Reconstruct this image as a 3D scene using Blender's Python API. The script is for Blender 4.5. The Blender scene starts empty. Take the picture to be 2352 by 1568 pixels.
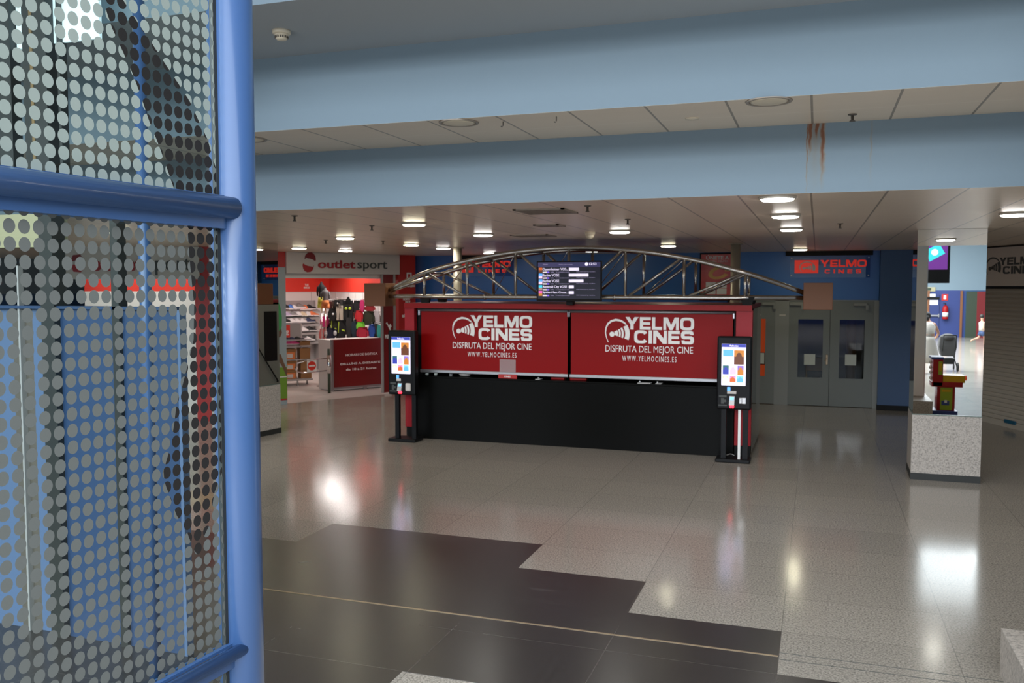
import bpy, bmesh, math, random
from mathutils import Vector, Matrix, Euler
random.seed(7)
PI = math.pi
SC = bpy.context.scene
COL = SC.collection

# ------------------------------------------------------------------ camera
CAMZ, YAW, PITCH, FPX = 2.4, math.radians(19.05), math.radians(3.59), 2030.0
cam_d = bpy.data.cameras.new('camera')
cam = bpy.data.objects.new('camera', cam_d)
COL.objects.link(cam)
cam.location = (0, 0, CAMZ)
cam.rotation_euler = Euler((PI / 2 - PITCH, 0, YAW), 'XYZ')
cam_d.sensor_width = 36.0
cam_d.lens = FPX / 2352 * 36.0
cam_d.clip_start, cam_d.clip_end = 0.05, 200
cam_d.dof.use_dof = True
cam_d.dof.focus_distance = 2.35
cam_d.dof.aperture_fstop = 11.0
SC.camera = cam

# ------------------------------------------------------------------ view, world, daylight
SC.view_settings.view_transform = 'Standard'
SC.view_settings.look = 'None'
SC.view_settings.gamma = 1.0
SC.view_settings.use_curve_mapping = False
SC.view_settings.exposure = 0.12
world = bpy.data.worlds.new('world')
SC.world = world
world.use_nodes = True
wb = world.node_tree.nodes['Background']
wb.inputs[0].default_value = (0.62, 0.72, 0.85, 1)
wb.inputs[1].default_value = 0.06


def area_light(name, loc, sx, sy, power, color, rot=(0, 0, 0)):
    ld = bpy.data.lights.new(name, 'AREA')
    ld.shape = 'RECTANGLE'
    ld.size, ld.size_y = sx, sy
    ld.energy = power
    ld.color = color
    o = bpy.data.objects.new(name, ld)
    COL.objects.link(o)
    o.location, o.rotation_euler = loc, rot
    return o


# daylight falling through the roof glazing over the hall behind the camera
area_light('skylight_daylight', (-2.0, -2.5, 5.6), 13, 7, 1350, (0.84, 0.92, 1.0))
area_light('skylight_daylight_rear', (-4.0, -11.2, 5.6), 21, 15, 11500, (0.88, 0.94, 1.0))

LAMP = 42.0           # brightness of the ceiling lamps' diffusers


# ------------------------------------------------------------------ pixel -> place helpers
def _axes():
    cy, sy, cp, sp = math.cos(YAW), math.sin(YAW), math.cos(PITCH), math.sin(PITCH)
    f = Vector((-sy * cp, cy * cp, -sp))
    r = Vector((cy, sy, 0))
    return r, r.cross(f), f


_R, _U, _F = _axes()
EYE = Vector((0, 0, CAMZ))


def ray(x, y):
    return _R * ((x - 1176) / FPX) - _U * ((y - 784) / FPX) + _F


def at_z(x, y, z=0.0):
    d = ray(x, y)
    return EYE + d * ((z - CAMZ) / d.z)


def at_y(x, y, Y):
    d = ray(x, y)
    return EYE + d * (Y / d.y)


class Plane:
    """an upright surface: origin (x, y) and heading of its left-to-right axis"""

    def __init__(s, ox, oy, dx, dy):
        s.o = Vector((ox, oy, 0))
        s.e = Vector((dx, dy, 0)).normalized()
        s.n = Vector((-s.e.y, s.e.x, 0))
        s.rz = math.atan2(s.e.y, s.e.x)

    def uv(s, x, y):
        d = ray(x, y)
        q = EYE + d * ((s.o - EYE).dot(s.n) / d.dot(s.n))
        return (q - s.o).dot(s.e), q.z

    def pt(s, u, z, off=0.0):
        p = s.o + s.e * u - s.n * off
        return Vector((p.x, p.y, z))


# ------------------------------------------------------------------ materials
MATS = {}


def mat(name, col, rough=0.5, metal=0.0, emit=0.0, ecol=None, spec=0.5, coat=0.0, alpha=None):
    if name in MATS:
        return MATS[name]
    m = bpy.data.materials.new(name)
    m.use_nodes = True
    b = m.node_tree.nodes['Principled BSDF']
    b.inputs['Base Color'].default_value = (*col, 1)
    b.inputs['Roughness'].default_value = rough
    b.inputs['Metallic'].default_value = metal
    b.inputs['Specular IOR Level'].default_value = spec
    b.inputs['Coat Weight'].default_value = coat
    b.inputs['Coat Roughness'].default_value = 0.12
    if emit:
        b.inputs['Emission Color'].default_value = (*(ecol or col), 1)
        b.inputs['Emission Strength'].default_value = emit
    if alpha is not None:
        b.inputs['Alpha'].default_value = alpha
    MATS[name] = m
    return m


def N(nt, typ, **kw):
    n = nt.nodes.new(typ)
    for k, v in kw.items():
        setattr(n, k, v)
    return n


def link(nt, a, b):
    nt.links.new(a, b)


def mathn(nt, op, a, b=None, c=None):
    n = N(nt, 'ShaderNodeMath', operation=op)
    for i, v in enumerate((a, b, c)):
        if v is None:
            continue
        if isinstance(v, (int, float)):
            n.inputs[i].default_value = v
        else:
            link(nt, v, n.inputs[i])
    return n.outputs[0]


def mixc(nt, fac, a, b):
    n = N(nt, 'ShaderNodeMix', data_type='RGBA')
    for i, v in ((0, fac), (6, a), (7, b)):
        if isinstance(v, (int, float)):
            n.inputs[i].default_value = v
        elif isinstance(v, tuple):
            n.inputs[i].default_value = (*v, 1)
        else:
            link(nt, v, n.inputs[i])
    return n.outputs[2]


def ramp(nt, fac, stops):
    n = N(nt, 'ShaderNodeValToRGB')
    cr = n.color_ramp
    while len(cr.elements) < len(stops):
        cr.elements.new(0.5)
    for e, (p, c) in zip(cr.elements, stops):
        e.position = p
        e.color = (*c, 1)
    link(nt, fac, n.inputs[0])
    return n.outputs[0]


def noise(nt, vec, scale, detail=2.0, rough=0.5):
    n = N(nt, 'ShaderNodeTexNoise')
    n.inputs['Scale'].default_value = scale
    n.inputs['Detail'].default_value = detail
    n.inputs['Roughness'].default_value = rough
    if vec is not None:
        link(nt, vec, n.inputs['Vector'])
    return n.outputs[0]


def world_pos(nt):
    g = N(nt, 'ShaderNodeNewGeometry')
    s = N(nt, 'ShaderNodeSeparateXYZ')
    link(nt, g.outputs['Position'], s.inputs[0])
    return g.outputs['Position'], s.outputs[0], s.outputs[1], s.outputs[2]


def joint(nt, coord, pitch, phase, width):
    """1 on the joint lines of a regular grid along one axis"""
    a = mathn(nt, 'SUBTRACT', coord, phase)
    m = mathn(nt, 'FLOORED_MODULO', a, pitch)
    d = mathn(nt, 'MINIMUM', m, mathn(nt, 'SUBTRACT', pitch, m))
    return mathn(nt, 'LESS_THAN', d, width / 2)


def new_mat(name):
    m = bpy.data.materials.new(name)
    m.use_nodes = True
    MATS[name] = m
    return m, m.node_tree, m.node_tree.nodes['Principled BSDF']


def granite(name, light, mid, dark, rough, tiles=None, joint_col=(0.1, 0.09, 0.08), scale=70, stain=False, patch=0.12):
    m, nt, b = new_mat(name)
    pos, X, Y, Z = world_pos(nt)
    n1 = noise(nt, pos, scale, 3, 0.65)
    c = ramp(nt, n1, [(0.32, dark), (0.47, mid), (0.6, light)])
    n2 = noise(nt, pos, 0.9, 3)
    c = mixc(nt, mathn(nt, 'MULTIPLY', n2, patch * 2), c, mid)
    if tiles:
        (px, phx), (py, phy) = tiles
        cx, cy = mathn(nt, 'FLOOR', mathn(nt, 'DIVIDE', mathn(nt, 'SUBTRACT', X, phx), px)), \
            mathn(nt, 'FLOOR', mathn(nt, 'DIVIDE', mathn(nt, 'SUBTRACT', Y, phy), py))
        w = N(nt, 'ShaderNodeTexWhiteNoise', noise_dimensions='2D')
        cv = N(nt, 'ShaderNodeCombineXYZ')
        link(nt, cx, cv.inputs[0])
        link(nt, cy, cv.inputs[1])
        link(nt, cv.outputs[0], w.inputs['Vector'])
        c = mixc(nt, mathn(nt, 'MULTIPLY', w.outputs[0], 0.14), c, dark)
        j = mathn(nt, 'MAXIMUM', joint(nt, X, px, phx, 0.006), joint(nt, Y, py, phy, 0.006))
        c = mixc(nt, mathn(nt, 'MULTIPLY', j, 0.55), c, joint_col)
    if stain:
        d = mathn(nt, 'SQRT', mathn(nt, 'ADD', mathn(nt, 'POWER', mathn(nt, 'SUBTRACT', X, 1.55), 2),
                                    mathn(nt, 'POWER', mathn(nt, 'MULTIPLY', mathn(nt, 'SUBTRACT', Y, 6.15), 1.6), 2)))
        n3 = noise(nt, pos, 6, 3)
        d = mathn(nt, 'ADD', d, mathn(nt, 'MULTIPLY', n3, 0.22))
        f = N(nt, 'ShaderNodeMapRange')
        link(nt, d, f.inputs[0])
        f.inputs[1].default_value, f.inputs[2].default_value = 0.12, 0.3
        f.inputs[3].default_value, f.inputs[4].default_value = 0.9, 0.0
        c = mixc(nt, f.outputs[0], c, (0.35, 0.16, 0.03))
    if name == 'black_tile':
        mp = N(nt, 'ShaderNodeMapping')
        mp.inputs['Rotation'].default_value = (0, 0, 0.6)
        mp.inputs['Scale'].default_value = (1.2, 7.0, 1.0)
        link(nt, pos, mp.inputs['Vector'])
        sc_ = mathn(nt, 'MULTIPLY', mathn(nt, 'MAXIMUM', mathn(nt, 'SUBTRACT', noise(nt, mp.outputs[0], 1.6, 6, 0.7), 0.62), 0.0), 2.5)
        c = mixc(nt, mathn(nt, 'MINIMUM', sc_, 0.5), c, (0.16, 0.15, 0.14))
    link(nt, c, b.inputs['Base Color'])
    ra = 0.015 if name == 'black_tile' else 0.05
    r = mathn(nt, 'ADD', mathn(nt, 'MULTIPLY', noise(nt, pos, 3.0, 3), ra), rough - ra / 2)
    link(nt, r, b.inputs['Roughness'])
    return m


granite('granite_floor', (0.47, 0.425, 0.365), (0.325, 0.293, 0.25), (0.125, 0.116, 0.103), 0.14,
        ((1.09, -0.19), (0.72, 5.58)), stain=True)
granite('granite_block', (0.52, 0.465, 0.41), (0.41, 0.365, 0.32), (0.21, 0.19, 0.172), 0.4, scale=55)
granite('black_tile', (0.034, 0.031, 0.030), (0.026, 0.024, 0.0235), (0.018, 0.017, 0.017), 0.27,
        ((1.09, -0.19), (0.72, 5.58)), joint_col=(0.09, 0.08, 0.07), scale=25, patch=0.03)


def metal_ceiling(name, px, phx, py, phy, rough, col, seam_y):
    m, nt, b = new_mat(name)
    pos, X, Y, Z = world_pos(nt)
    c1 = mixc(nt, mathn(nt, 'MULTIPLY', noise(nt, pos, 0.7, 2), 0.35), col, tuple(v * 0.72 for v in col))
    sx = N(nt, 'ShaderNodeMapping')
    sx.inputs['Scale'].default_value = (0.35, 9, 1)
    link(nt, pos, sx.inputs['Vector'])
    c1 = mixc(nt, mathn(nt, 'MULTIPLY', noise(nt, sx.outputs[0], 1.0, 2), 0.3), c1, tuple(v * 0.8 for v in col))
    jx = joint(nt, X, px, phx, 0.016)
    jy = joint(nt, Y, py, phy, 0.012)
    c1 = mixc(nt, mathn(nt, 'MULTIPLY', jx, 0.65), c1, (0.09, 0.075, 0.06))
    c1 = mixc(nt, mathn(nt, 'MULTIPLY', jy, seam_y), c1, (0.95, 0.86, 0.74))
    link(nt, c1, b.inputs['Base Color'])
    b.inputs['Roughness'].default_value = rough
    b.inputs['Specular IOR Level'].default_value = 0.4
    return m


metal_ceiling('ceiling_panel', 0.53, -0.062, 0.262, 7.1, 0.32, (0.88, 0.735, 0.59), 0.35)
metal_ceiling('soffit_panel', 0.53, -0.062, 0.56, 6.52, 0.45, (0.86, 0.73, 0.58), 0.4)


def fascia_mat():
    m, nt, b = new_mat('fascia_blue')
    pos, X, Y, Z = world_pos(nt)
    base = mixc(nt, mathn(nt, 'MULTIPLY', noise(nt, pos, 0.8, 2), 0.2), (0.185, 0.248, 0.295), (0.165, 0.227, 0.283))
    # rust runs below a soffit joint
    zt = mathn(nt, 'SUBTRACT', 3.6, Z)
    near = mathn(nt, 'GREATER_THAN', Y, 6.9)
    low = mathn(nt, 'LESS_THAN', Z, 3.602)
    tot = None
    for x0, w, ln, z0, k in ((-0.075, 0.022, 0.26, 0.0, 1.0), (-0.03, 0.02, 0.13, 0.0, 1.0), (0.012, 0.024, 0.40, 0.09, 0.8),
                             (-0.095, 0.008, 0.6, 0.0, 0.7), (-0.04, 0.08, 0.55, 0.0, 0.28), (0.345, 0.012, 0.3, 0.15, 0.25)):
        wob = mathn(nt, 'MULTIPLY', mathn(nt, 'SUBTRACT', noise(nt, pos, 14, 2), 0.5), 0.03)
        d = mathn(nt, 'ABSOLUTE', mathn(nt, 'ADD', mathn(nt, 'SUBTRACT', X, x0), wob))
        fx = mathn(nt, 'MAXIMUM', mathn(nt, 'SUBTRACT', 1.0, mathn(nt, 'DIVIDE', d, w)), 0.0)
        fz = mathn(nt, 'MAXIMUM', mathn(nt, 'SUBTRACT', 1.0, mathn(nt, 'ABSOLUTE', mathn(nt, 'DIVIDE', mathn(nt, 'SUBTRACT', zt, z0 + 0.02), ln))), 0.0)
        f = mathn(nt, 'MULTIPLY', mathn(nt, 'MULTIPLY', fx, fz), k * 1.7)
        tot = f if tot is None else mathn(nt, 'MAXIMUM', tot, f)
    tot = mathn(nt, 'MULTIPLY', mathn(nt, 'MULTIPLY', mathn(nt, 'MINIMUM', tot, 0.9), near), low)
    c = mixc(nt, tot, base, ramp(nt, tot, [(0.1, (0.26, 0.20, 0.085)), (0.45, (0.25, 0.135, 0.025)), (0.85, (0.17, 0.052, 0.010))]))
    link(nt, c, b.inputs['Base Color'])
    b.inputs['Roughness'].default_value = 0.6
    b.inputs['Specular IOR Level'].default_value = 0.3
    return m


fascia_mat()


def curve_node(nt, val, pts, lo, hi):
    """piecewise-linear function of val through (x, y) points, y scaled to 0..1 between lo and hi"""
    n = N(nt, 'ShaderNodeFloatCurve')
    cv = n.mapping.curves[0]
    while len(cv.points) < len(pts):
        cv.points.new(0.5, 0.5)
    for p, (x, y) in zip(cv.points, pts):
        p.location = (x, (y - lo) / (hi - lo))
        p.handle_type = 'VECTOR'
    n.mapping.use_clip = False
    n.mapping.update()
    n.inputs[0].default_value = 1.0
    link(nt, val, n.inputs[1])
    return mathn(nt, 'MULTIPLY_ADD', n.outputs[0], hi - lo, lo)


def frit_glass(name, row0, tone):
    """clear glass printed with rows of pale dots; dots within a curved band are coloured near-black"""
    m, nt, b = new_mat(name)
    tc = N(nt, 'ShaderNodeTexCoord')
    s = N(nt, 'ShaderNodeSeparateXYZ')
    link(nt, tc.outputs['Object'], s.inputs[0])
    U, Z = s.outputs[0], s.outputs[2]
    pu, pz = 0.0307, 0.0333

    def cell(c, ph, p):
        return mathn(nt, 'SUBTRACT', mathn(nt, 'FLOORED_MODULO', mathn(nt, 'DIVIDE', mathn(nt, 'SUBTRACT', c, ph - p / 2), p), 1.0), 0.5)
    du = mathn(nt, 'DIVIDE', cell(U, -0.611, pu), 0.408)
    dz = mathn(nt, 'DIVIDE', cell(Z, row0, pz), 0.412)
    r2 = mathn(nt, 'ADD', mathn(nt, 'MULTIPLY', du, du), mathn(nt, 'MULTIPLY', dz, dz))
    dot = mathn(nt, 'MULTIPLY', mathn(nt, 'LESS_THAN', r2, 1.0), mathn(nt, 'LESS_THAN', s.outputs[1], -0.003))
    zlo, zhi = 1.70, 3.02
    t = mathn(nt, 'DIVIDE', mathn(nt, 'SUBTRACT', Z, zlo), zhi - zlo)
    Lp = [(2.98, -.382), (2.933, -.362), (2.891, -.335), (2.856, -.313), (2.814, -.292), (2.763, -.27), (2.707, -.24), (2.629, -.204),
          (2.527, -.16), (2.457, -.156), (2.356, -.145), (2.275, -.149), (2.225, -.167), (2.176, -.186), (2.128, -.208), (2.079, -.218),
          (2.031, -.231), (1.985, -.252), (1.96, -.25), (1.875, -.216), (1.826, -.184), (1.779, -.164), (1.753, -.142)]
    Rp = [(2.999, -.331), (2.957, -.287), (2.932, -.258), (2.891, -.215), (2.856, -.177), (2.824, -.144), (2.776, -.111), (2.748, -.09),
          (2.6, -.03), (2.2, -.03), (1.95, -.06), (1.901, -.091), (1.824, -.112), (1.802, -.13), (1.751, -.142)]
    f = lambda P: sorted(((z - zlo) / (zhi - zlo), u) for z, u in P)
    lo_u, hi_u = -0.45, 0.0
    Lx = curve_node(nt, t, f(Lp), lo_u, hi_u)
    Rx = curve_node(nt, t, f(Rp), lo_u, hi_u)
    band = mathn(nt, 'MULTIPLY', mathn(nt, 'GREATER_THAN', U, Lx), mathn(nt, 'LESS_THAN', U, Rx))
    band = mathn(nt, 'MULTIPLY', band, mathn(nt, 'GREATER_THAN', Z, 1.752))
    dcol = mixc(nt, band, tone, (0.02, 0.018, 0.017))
    b.inputs['Roughness'].default_value = 0.45
    b.inputs['Specular IOR Level'].default_value = 0.2
    link(nt, dcol, b.inputs['Base Color'])
    tr = N(nt, 'ShaderNodeBsdfTransparent')
    tr.inputs[0].default_value = (0.86, 0.92, 0.90, 1)
    gl = N(nt, 'ShaderNodeBsdfGlossy')
    gl.inputs['Roughness'].default_value = 0.0
    lw = N(nt, 'ShaderNodeFresnel')
    lw.inputs[0].default_value = 1.45
    gm = N(nt, 'ShaderNodeMixShader')
    bf = N(nt, 'ShaderNodeNewGeometry')
    link(nt, mathn(nt, 'MULTIPLY', mathn(nt, 'MULTIPLY', lw.outputs[0], 1.3), mathn(nt, 'SUBTRACT', 1.0, bf.outputs['Backfacing'])), gm.inputs[0])
    link(nt, tr.outputs[0], gm.inputs[1])
    link(nt, gl.outputs[0], gm.inputs[2])
    mx = N(nt, 'ShaderNodeMixShader')
    link(nt, dot, mx.inputs[0])
    link(nt, gm.outputs[0], mx.inputs[1])
    link(nt, b.outputs[0], mx.inputs[2])
    link(nt, mx.outputs[0], nt.nodes['Material Output'].inputs[0])
    return m


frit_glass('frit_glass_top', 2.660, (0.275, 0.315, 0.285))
frit_glass('frit_glass_low', 2.478, (0.125, 0.132, 0.124))  # darker dots: the dimmer light on the lower panes is put into their colour


def clear_glass(name, tint, refl=1.0):
    m, nt, b = new_mat(name)
    tr = N(nt, 'ShaderNodeBsdfTransparent')
    tr.inputs[0].default_value = (*tint, 1)
    gl = N(nt, 'ShaderNodeBsdfGlossy')
    gl.inputs['Roughness'].default_value = 0.0
    lw = N(nt, 'ShaderNodeFresnel')
    lw.inputs[0].default_value = 1.45
    gm = N(nt, 'ShaderNodeMixShader')
    bf = N(nt, 'ShaderNodeNewGeometry')
    link(nt, mathn(nt, 'MULTIPLY', mathn(nt, 'MULTIPLY', lw.outputs[0], refl), mathn(nt, 'SUBTRACT', 1.0, bf.outputs['Backfacing'])), gm.inputs[0])
    link(nt, tr.outputs[0], gm.inputs[1])
    link(nt, gl.outputs[0], gm.inputs[2])
    link(nt, gm.outputs[0], nt.nodes['Material Output'].inputs[0])
    return m


clear_glass('clear_glass', (0.8, 0.84, 0.82))
mat('acrylic', (0.75, 0.75, 0.75), 0.15, alpha=0.2)
clear_glass('smoked_glass', (0.32, 0.25, 0.18), 1.2)
clear_glass('sign_glass', (0.80, 0.84, 0.90), 1.4)

mat('plaster', (0.37, 0.40, 0.42), 0.75, spec=0.2)
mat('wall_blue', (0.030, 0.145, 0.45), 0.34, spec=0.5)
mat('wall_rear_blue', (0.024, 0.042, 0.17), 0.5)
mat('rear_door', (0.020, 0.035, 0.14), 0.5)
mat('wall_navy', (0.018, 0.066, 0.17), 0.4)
mat('blue_paint', (0.037, 0.086, 0.21), 0.33, spec=0.45, coat=0.3)
mat('blue_panel', (0.026, 0.055, 0.125), 0.35)
mat('pale_panel', (0.09, 0.14, 0.25), 0.4)
mat('mullion_dark', (0.022, 0.024, 0.022), 0.45)
mat('mullion_rust', (0.22, 0.14, 0.06), 0.7)
mat('cream_beam', (0.36, 0.33, 0.20), 0.6)
mat('mirror', (0.80, 0.81, 0.78), 0.0, 1.0)
mat('mirror_edge', (0.12, 0.16, 0.14), 0.2)
mat('plinth_dark', (0.020, 0.021, 0.019), 0.5)
mat('steel', (0.52, 0.49, 0.45), 0.24, 1.0)
mat('steel_bright', (0.62, 0.60, 0.58), 0.25, 1.0)
mat('alu', (0.40, 0.40, 0.41), 0.38, 0.8)
mat('grey_post', (0.40, 0.36, 0.27), 0.35, 0.1)
mat('brown_block', (0.19, 0.072, 0.026), 0.5)
mat('brown_edge', (0.10, 0.04, 0.02), 0.6)
mat('red_gloss', (0.31, 0.007, 0.008), 0.4, spec=0.25)
mat('red_dark', (0.16, 0.006, 0.008), 0.5)
mat('red_side', (0.37, 0.012, 0.02), 0.4, spec=0.3)
mat('red_banner', (0.265, 0.003, 0.0035), 0.36, spec=0.15)
mat('white_print', (0.92, 0.90, 0.87), 0.5)
mat('black_counter', (0.004, 0.004, 0.0035), 0.3, spec=0.08)
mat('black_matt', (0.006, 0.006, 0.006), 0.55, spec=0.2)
mat('kiosk_black', (0.006, 0.006, 0.0065), 0.35, spec=0.18)
mat('dark_text', (0.06, 0.065, 0.06), 0.5)
mat('door_grey', (0.19, 0.205, 0.19), 0.42)
mat('door_frame_grey', (0.27, 0.28, 0.26), 0.4)
mat('paper', (0.62, 0.66, 0.60), 0.7)
mat('sign_white', (0.62, 0.58, 0.54), 0.45)
mat('sign_grey', (0.62, 0.54, 0.47), 0.5)
mat('shutter_grey', (0.42, 0.375, 0.31), 0.5)
mat('teal', (0.006, 0.08, 0.14), 0.5)
mat('shop_red', (0.80, 0.045, 0.025), 0.5)
mat('shop_red_deep', (0.46, 0.018, 0.014), 0.45)
mat('shop_white', (0.80, 0.76, 0.73), 0.5)
mat('shop_panel_grey', (0.34, 0.40, 0.42), 0.4)
mat('logo_maroon', (0.22, 0.012, 0.018), 0.45)
mat('logo_red', (0.38, 0.015, 0.02), 0.45)
mat('counter_red', (0.20, 0.010, 0.010), 0.4)
mat('lamp_warm', (1, 1, 1), 0.5, emit=LAMP, ecol=(1.0, 0.93, 0.66))
mat('lamp_cool', (1, 1, 1), 0.5, emit=LAMP, ecol=(1.0, 0.97, 0.90))
mat('shop_fill', (1, 1, 1), 0.5, emit=16.0, ecol=(1.0, 0.93, 0.90))
mat('lamp_rim', (0.55, 0.50, 0.42), 0.4)
mat('led_red_sign', (0.6, 0.02, 0.015), 0.5, emit=0.26, ecol=(1.0, 0.05, 0.03))
mat('led_red', (1, 0.02, 0.02), 0.4, emit=6.0, ecol=(1.0, 0.015, 0.03))
mat('vent_grey', (0.10, 0.085, 0.07), 0.5)
mat('vent_slat', (0.33, 0.28, 0.23), 0.5)
mat('detector_cream', (0.72, 0.63, 0.48), 0.5)
mat('gold', (0.42, 0.32, 0.21), 0.4, 0.6)
mat('skin', (0.50, 0.27, 0.18), 0.55)
mat('white_cloth', (0.52, 0.48, 0.43), 0.8)
mat('hair_dark', (0.015, 0.012, 0.010), 0.6)
mat('denim', (0.04, 0.07, 0.16), 0.8)
mat('pram_fabric', (0.045, 0.043, 0.042), 0.8)
mat('toy_red', (0.42, 0.012, 0.012), 0.35)
mat('toy_yellow', (0.72, 0.42, 0.012), 0.35)
mat('toy_blue', (0.06, 0.09, 0.30), 0.4)
mat('toy_green', (0.36, 0.46, 0.03), 0.4)
mat('rubber', (0.012, 0.012, 0.012), 0.7)
mat('cardboard', (0.30, 0.15, 0.055), 0.8)
mat('orange_print', (0.75, 0.22, 0.06), 0.6)
mat('orange_red', (0.60, 0.075, 0.02), 0.4, emit=0.25, ecol=(1.0, 0.12, 0.03))
mat('rack_grey', (0.42, 0.40, 0.39), 0.4, 0.3)
mat('gate_green', (0.035, 0.05, 0.03), 0.4)
mat('chrome', (0.75, 0.73, 0.72), 0.12, 1.0)


# ------------------------------------------------------------------ mesh builder
class MB:
    def __init__(s):
        s.v, s.f, s.mi, s.sm = [], [], [], []

    def add(s, vs, fs, mi=0, smooth=False, M=None):
        o = len(s.v)
        for p in vs:
            p = Vector(p)
            s.v.append(M @ p if M else p)
        for f in fs:
            s.f.append([o + i for i in f])
            s.mi.append(mi)
            s.sm.append(smooth)
        return s

    def box(s, c, d, mi=0, rz=0.0, M=None, bev=0.0):
        x, y, z = d[0] / 2, d[1] / 2, d[2] / 2
        T = Matrix.Translation(Vector(c)) @ Matrix.Rotation(rz, 4, 'Z')
        if M:
            T = M @ T
        if bev > 0:
            bm = bmesh.new()
            bmesh.ops.create_cube(bm, size=1)
            for v in bm.verts:
                v.co = Vector((v.co.x * d[0], v.co.y * d[1], v.co.z * d[2]))
            bmesh.ops.bevel(bm, geom=bm.edges[:], offset=min(bev, min(d) * 0.45), segments=2, affect='EDGES', profile=0.5)
            vs = [v.co.copy() for v in bm.verts]
            bm.verts.index_update()
            fs = [[v.index for v in f.verts] for f in bm.faces]
            bm.free()
            return s.add(vs, fs, mi, False, T)
        vs = [(-x, -y, -z), (x, -y, -z), (x, y, -z), (-x, y, -z), (-x, -y, z), (x, -y, z), (x, y, z), (-x, y, z)]
        return s.add(vs, [(3, 2, 1, 0), (4, 5, 6, 7), (0, 1, 5, 4), (1, 2, 6, 5), (2, 3, 7, 6), (3, 0, 4, 7)], mi, False, T)

    def b2(s, lo, hi, mi=0, bev=0.0):
        lo, hi = Vector(lo), Vector(hi)
        return s.box((lo + hi) / 2, [abs(a) for a in (hi - lo)], mi, bev=bev)

    def tube(s, pts, r, n=10, mi=0, caps=True, closed=False):
        pts = [Vector(p) for p in pts]
        rs = r if isinstance(r, (list, tuple)) else [r] * len(pts)
        rings, k = [], len(pts)
        up = Vector((0, 0, 1))
        for i, p in enumerate(pts):
            a = pts[(i - 1) % k] if (closed or i > 0) else p
            b = pts[(i + 1) % k] if (closed or i < k - 1) else p
            t = (b - a).normalized()
            ref = up if abs(t.z) < 0.95 else Vector((1, 0, 0))
            x = t.cross(ref).normalized()
            y = x.cross(t).normalized()
            rings.append([p + (x * math.cos(2 * PI * j / n) + y * math.sin(2 * PI * j / n)) * rs[i] for j in range(n)])
        vs = [q for R in rings for q in R]
        fs = []
        for i in range(k if closed else k - 1):
            i2 = (i + 1) % k
            for j in range(n):
                j2 = (j + 1) % n
                fs.append((i * n + j2, i * n + j, i2 * n + j, i2 * n + j2))
        s.add(vs, fs, mi, True)
        if caps and not closed:
            s.add(rings[0], [tuple(range(n))], mi)
            s.add(rings[-1], [tuple(range(n - 1, -1, -1))], mi)
        return s

    def lathe(s, prof, c=(0, 0, 0), n=24, mi=0, M=None, smooth=True):
        vs, fs = [], []
        for r, z in prof:
            for j in range(n):
                vs.append((c[0] + r * math.cos(2 * PI * j / n), c[1] + r * math.sin(2 * PI * j / n), c[2] + z))
        for i in range(len(prof) - 1):
            for j in range(n):
                j2 = (j + 1) % n
                fs.append((i * n + j, i * n + j2, (i + 1) * n + j2, (i + 1) * n + j))
        s.add(vs, fs, mi, smooth, M)
        for i, rev in ((0, True), (len(prof) - 1, False)):
            if prof[i][0] > 1e-6:
                q = vs[i * n:(i + 1) * n]
                s.add(q, [tuple(range(n - 1, -1, -1)) if rev else tuple(range(n))], mi, False, M)
        return s

    def prism(s, poly, z0, z1, mi=0, M=None):
        """poly: xy outline, anticlockwise"""
        n = len(poly)
        vs = [(x, y, z0) for x, y in poly] + [(x, y, z1) for x, y in poly]
        fs = [tuple(range(n - 1, -1, -1)), tuple(range(n, 2 * n))]
        fs += [(i, (i + 1) % n, n + (i + 1) % n, n + i) for i in range(n)]
        return s.add(vs, fs, mi, False, M)

    def plate(s, poly, y0, y1, mi=0):
        """poly: outline in the xz plane, given thickness from y0 (front) to y1"""
        n = len(poly)
        vs = [(x, y0, z) for x, z in poly] + [(x, y1, z) for x, z in poly]
        fs = [tuple(range(n)), tuple(range(2 * n - 1, n - 1, -1))]
        fs += [(i, n + i, n + (i + 1) % n, (i + 1) % n) for i in range(n)]
        return s.add(vs, fs, mi)

    def ellipsoid(s, c, r, mi=0, n=14, m=9, M=None):
        vs, fs = [], []
        for i in range(m + 1):
            a = PI * i / m
            for j in range(n):
                b = 2 * PI * j / n
                vs.append((c[0] + r[0] * math.sin(a) * math.cos(b), c[1] + r[1] * math.sin(a) * math.sin(b), c[2] - r[2] * math.cos(a)))
        for i in range(m):
            for j in range(n):
                j2 = (j + 1) % n
                fs.append((i * n + j, i * n + j2, (i + 1) * n + j2, (i + 1) * n + j))
        return s.add(vs, fs, mi, True, M)

    def build(s, name, mats, parent=None, bevel=0.0):
        me = bpy.data.meshes.new(name)
        me.from_pydata([tuple(v) for v in s.v], [], s.f)
        if not isinstance(mats, (list, tuple)):
            mats = [mats]
        for m in mats:
            me.materials.append(MATS[m] if isinstance(m, str) else m)
        me.polygons.foreach_set('material_index', s.mi)
        me.polygons.foreach_set('use_smooth', s.sm)
        bm = bmesh.new()
        bm.from_mesh(me)
        bmesh.ops.remove_doubles(bm, verts=bm.verts[:], dist=1e-5)
        bm.to_mesh(me)
        bm.free()
        me.update()
        o = bpy.data.objects.new(name, me)
        COL.objects.link(o)
        if parent is not None:
            o.parent = parent
        if bevel:
            md = o.modifiers.new('bevel', 'BEVEL')
            md.width, md.segments, md.limit_method = bevel, 2, 'ANGLE'
        return o


def tag(o, label=None, cat=None, group=None, kind=None):
    if label:
        o['label'] = label
    if cat:
        o['category'] = cat
    if group:
        o['group'] = group
    if kind:
        o['kind'] = kind
    return o


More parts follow.
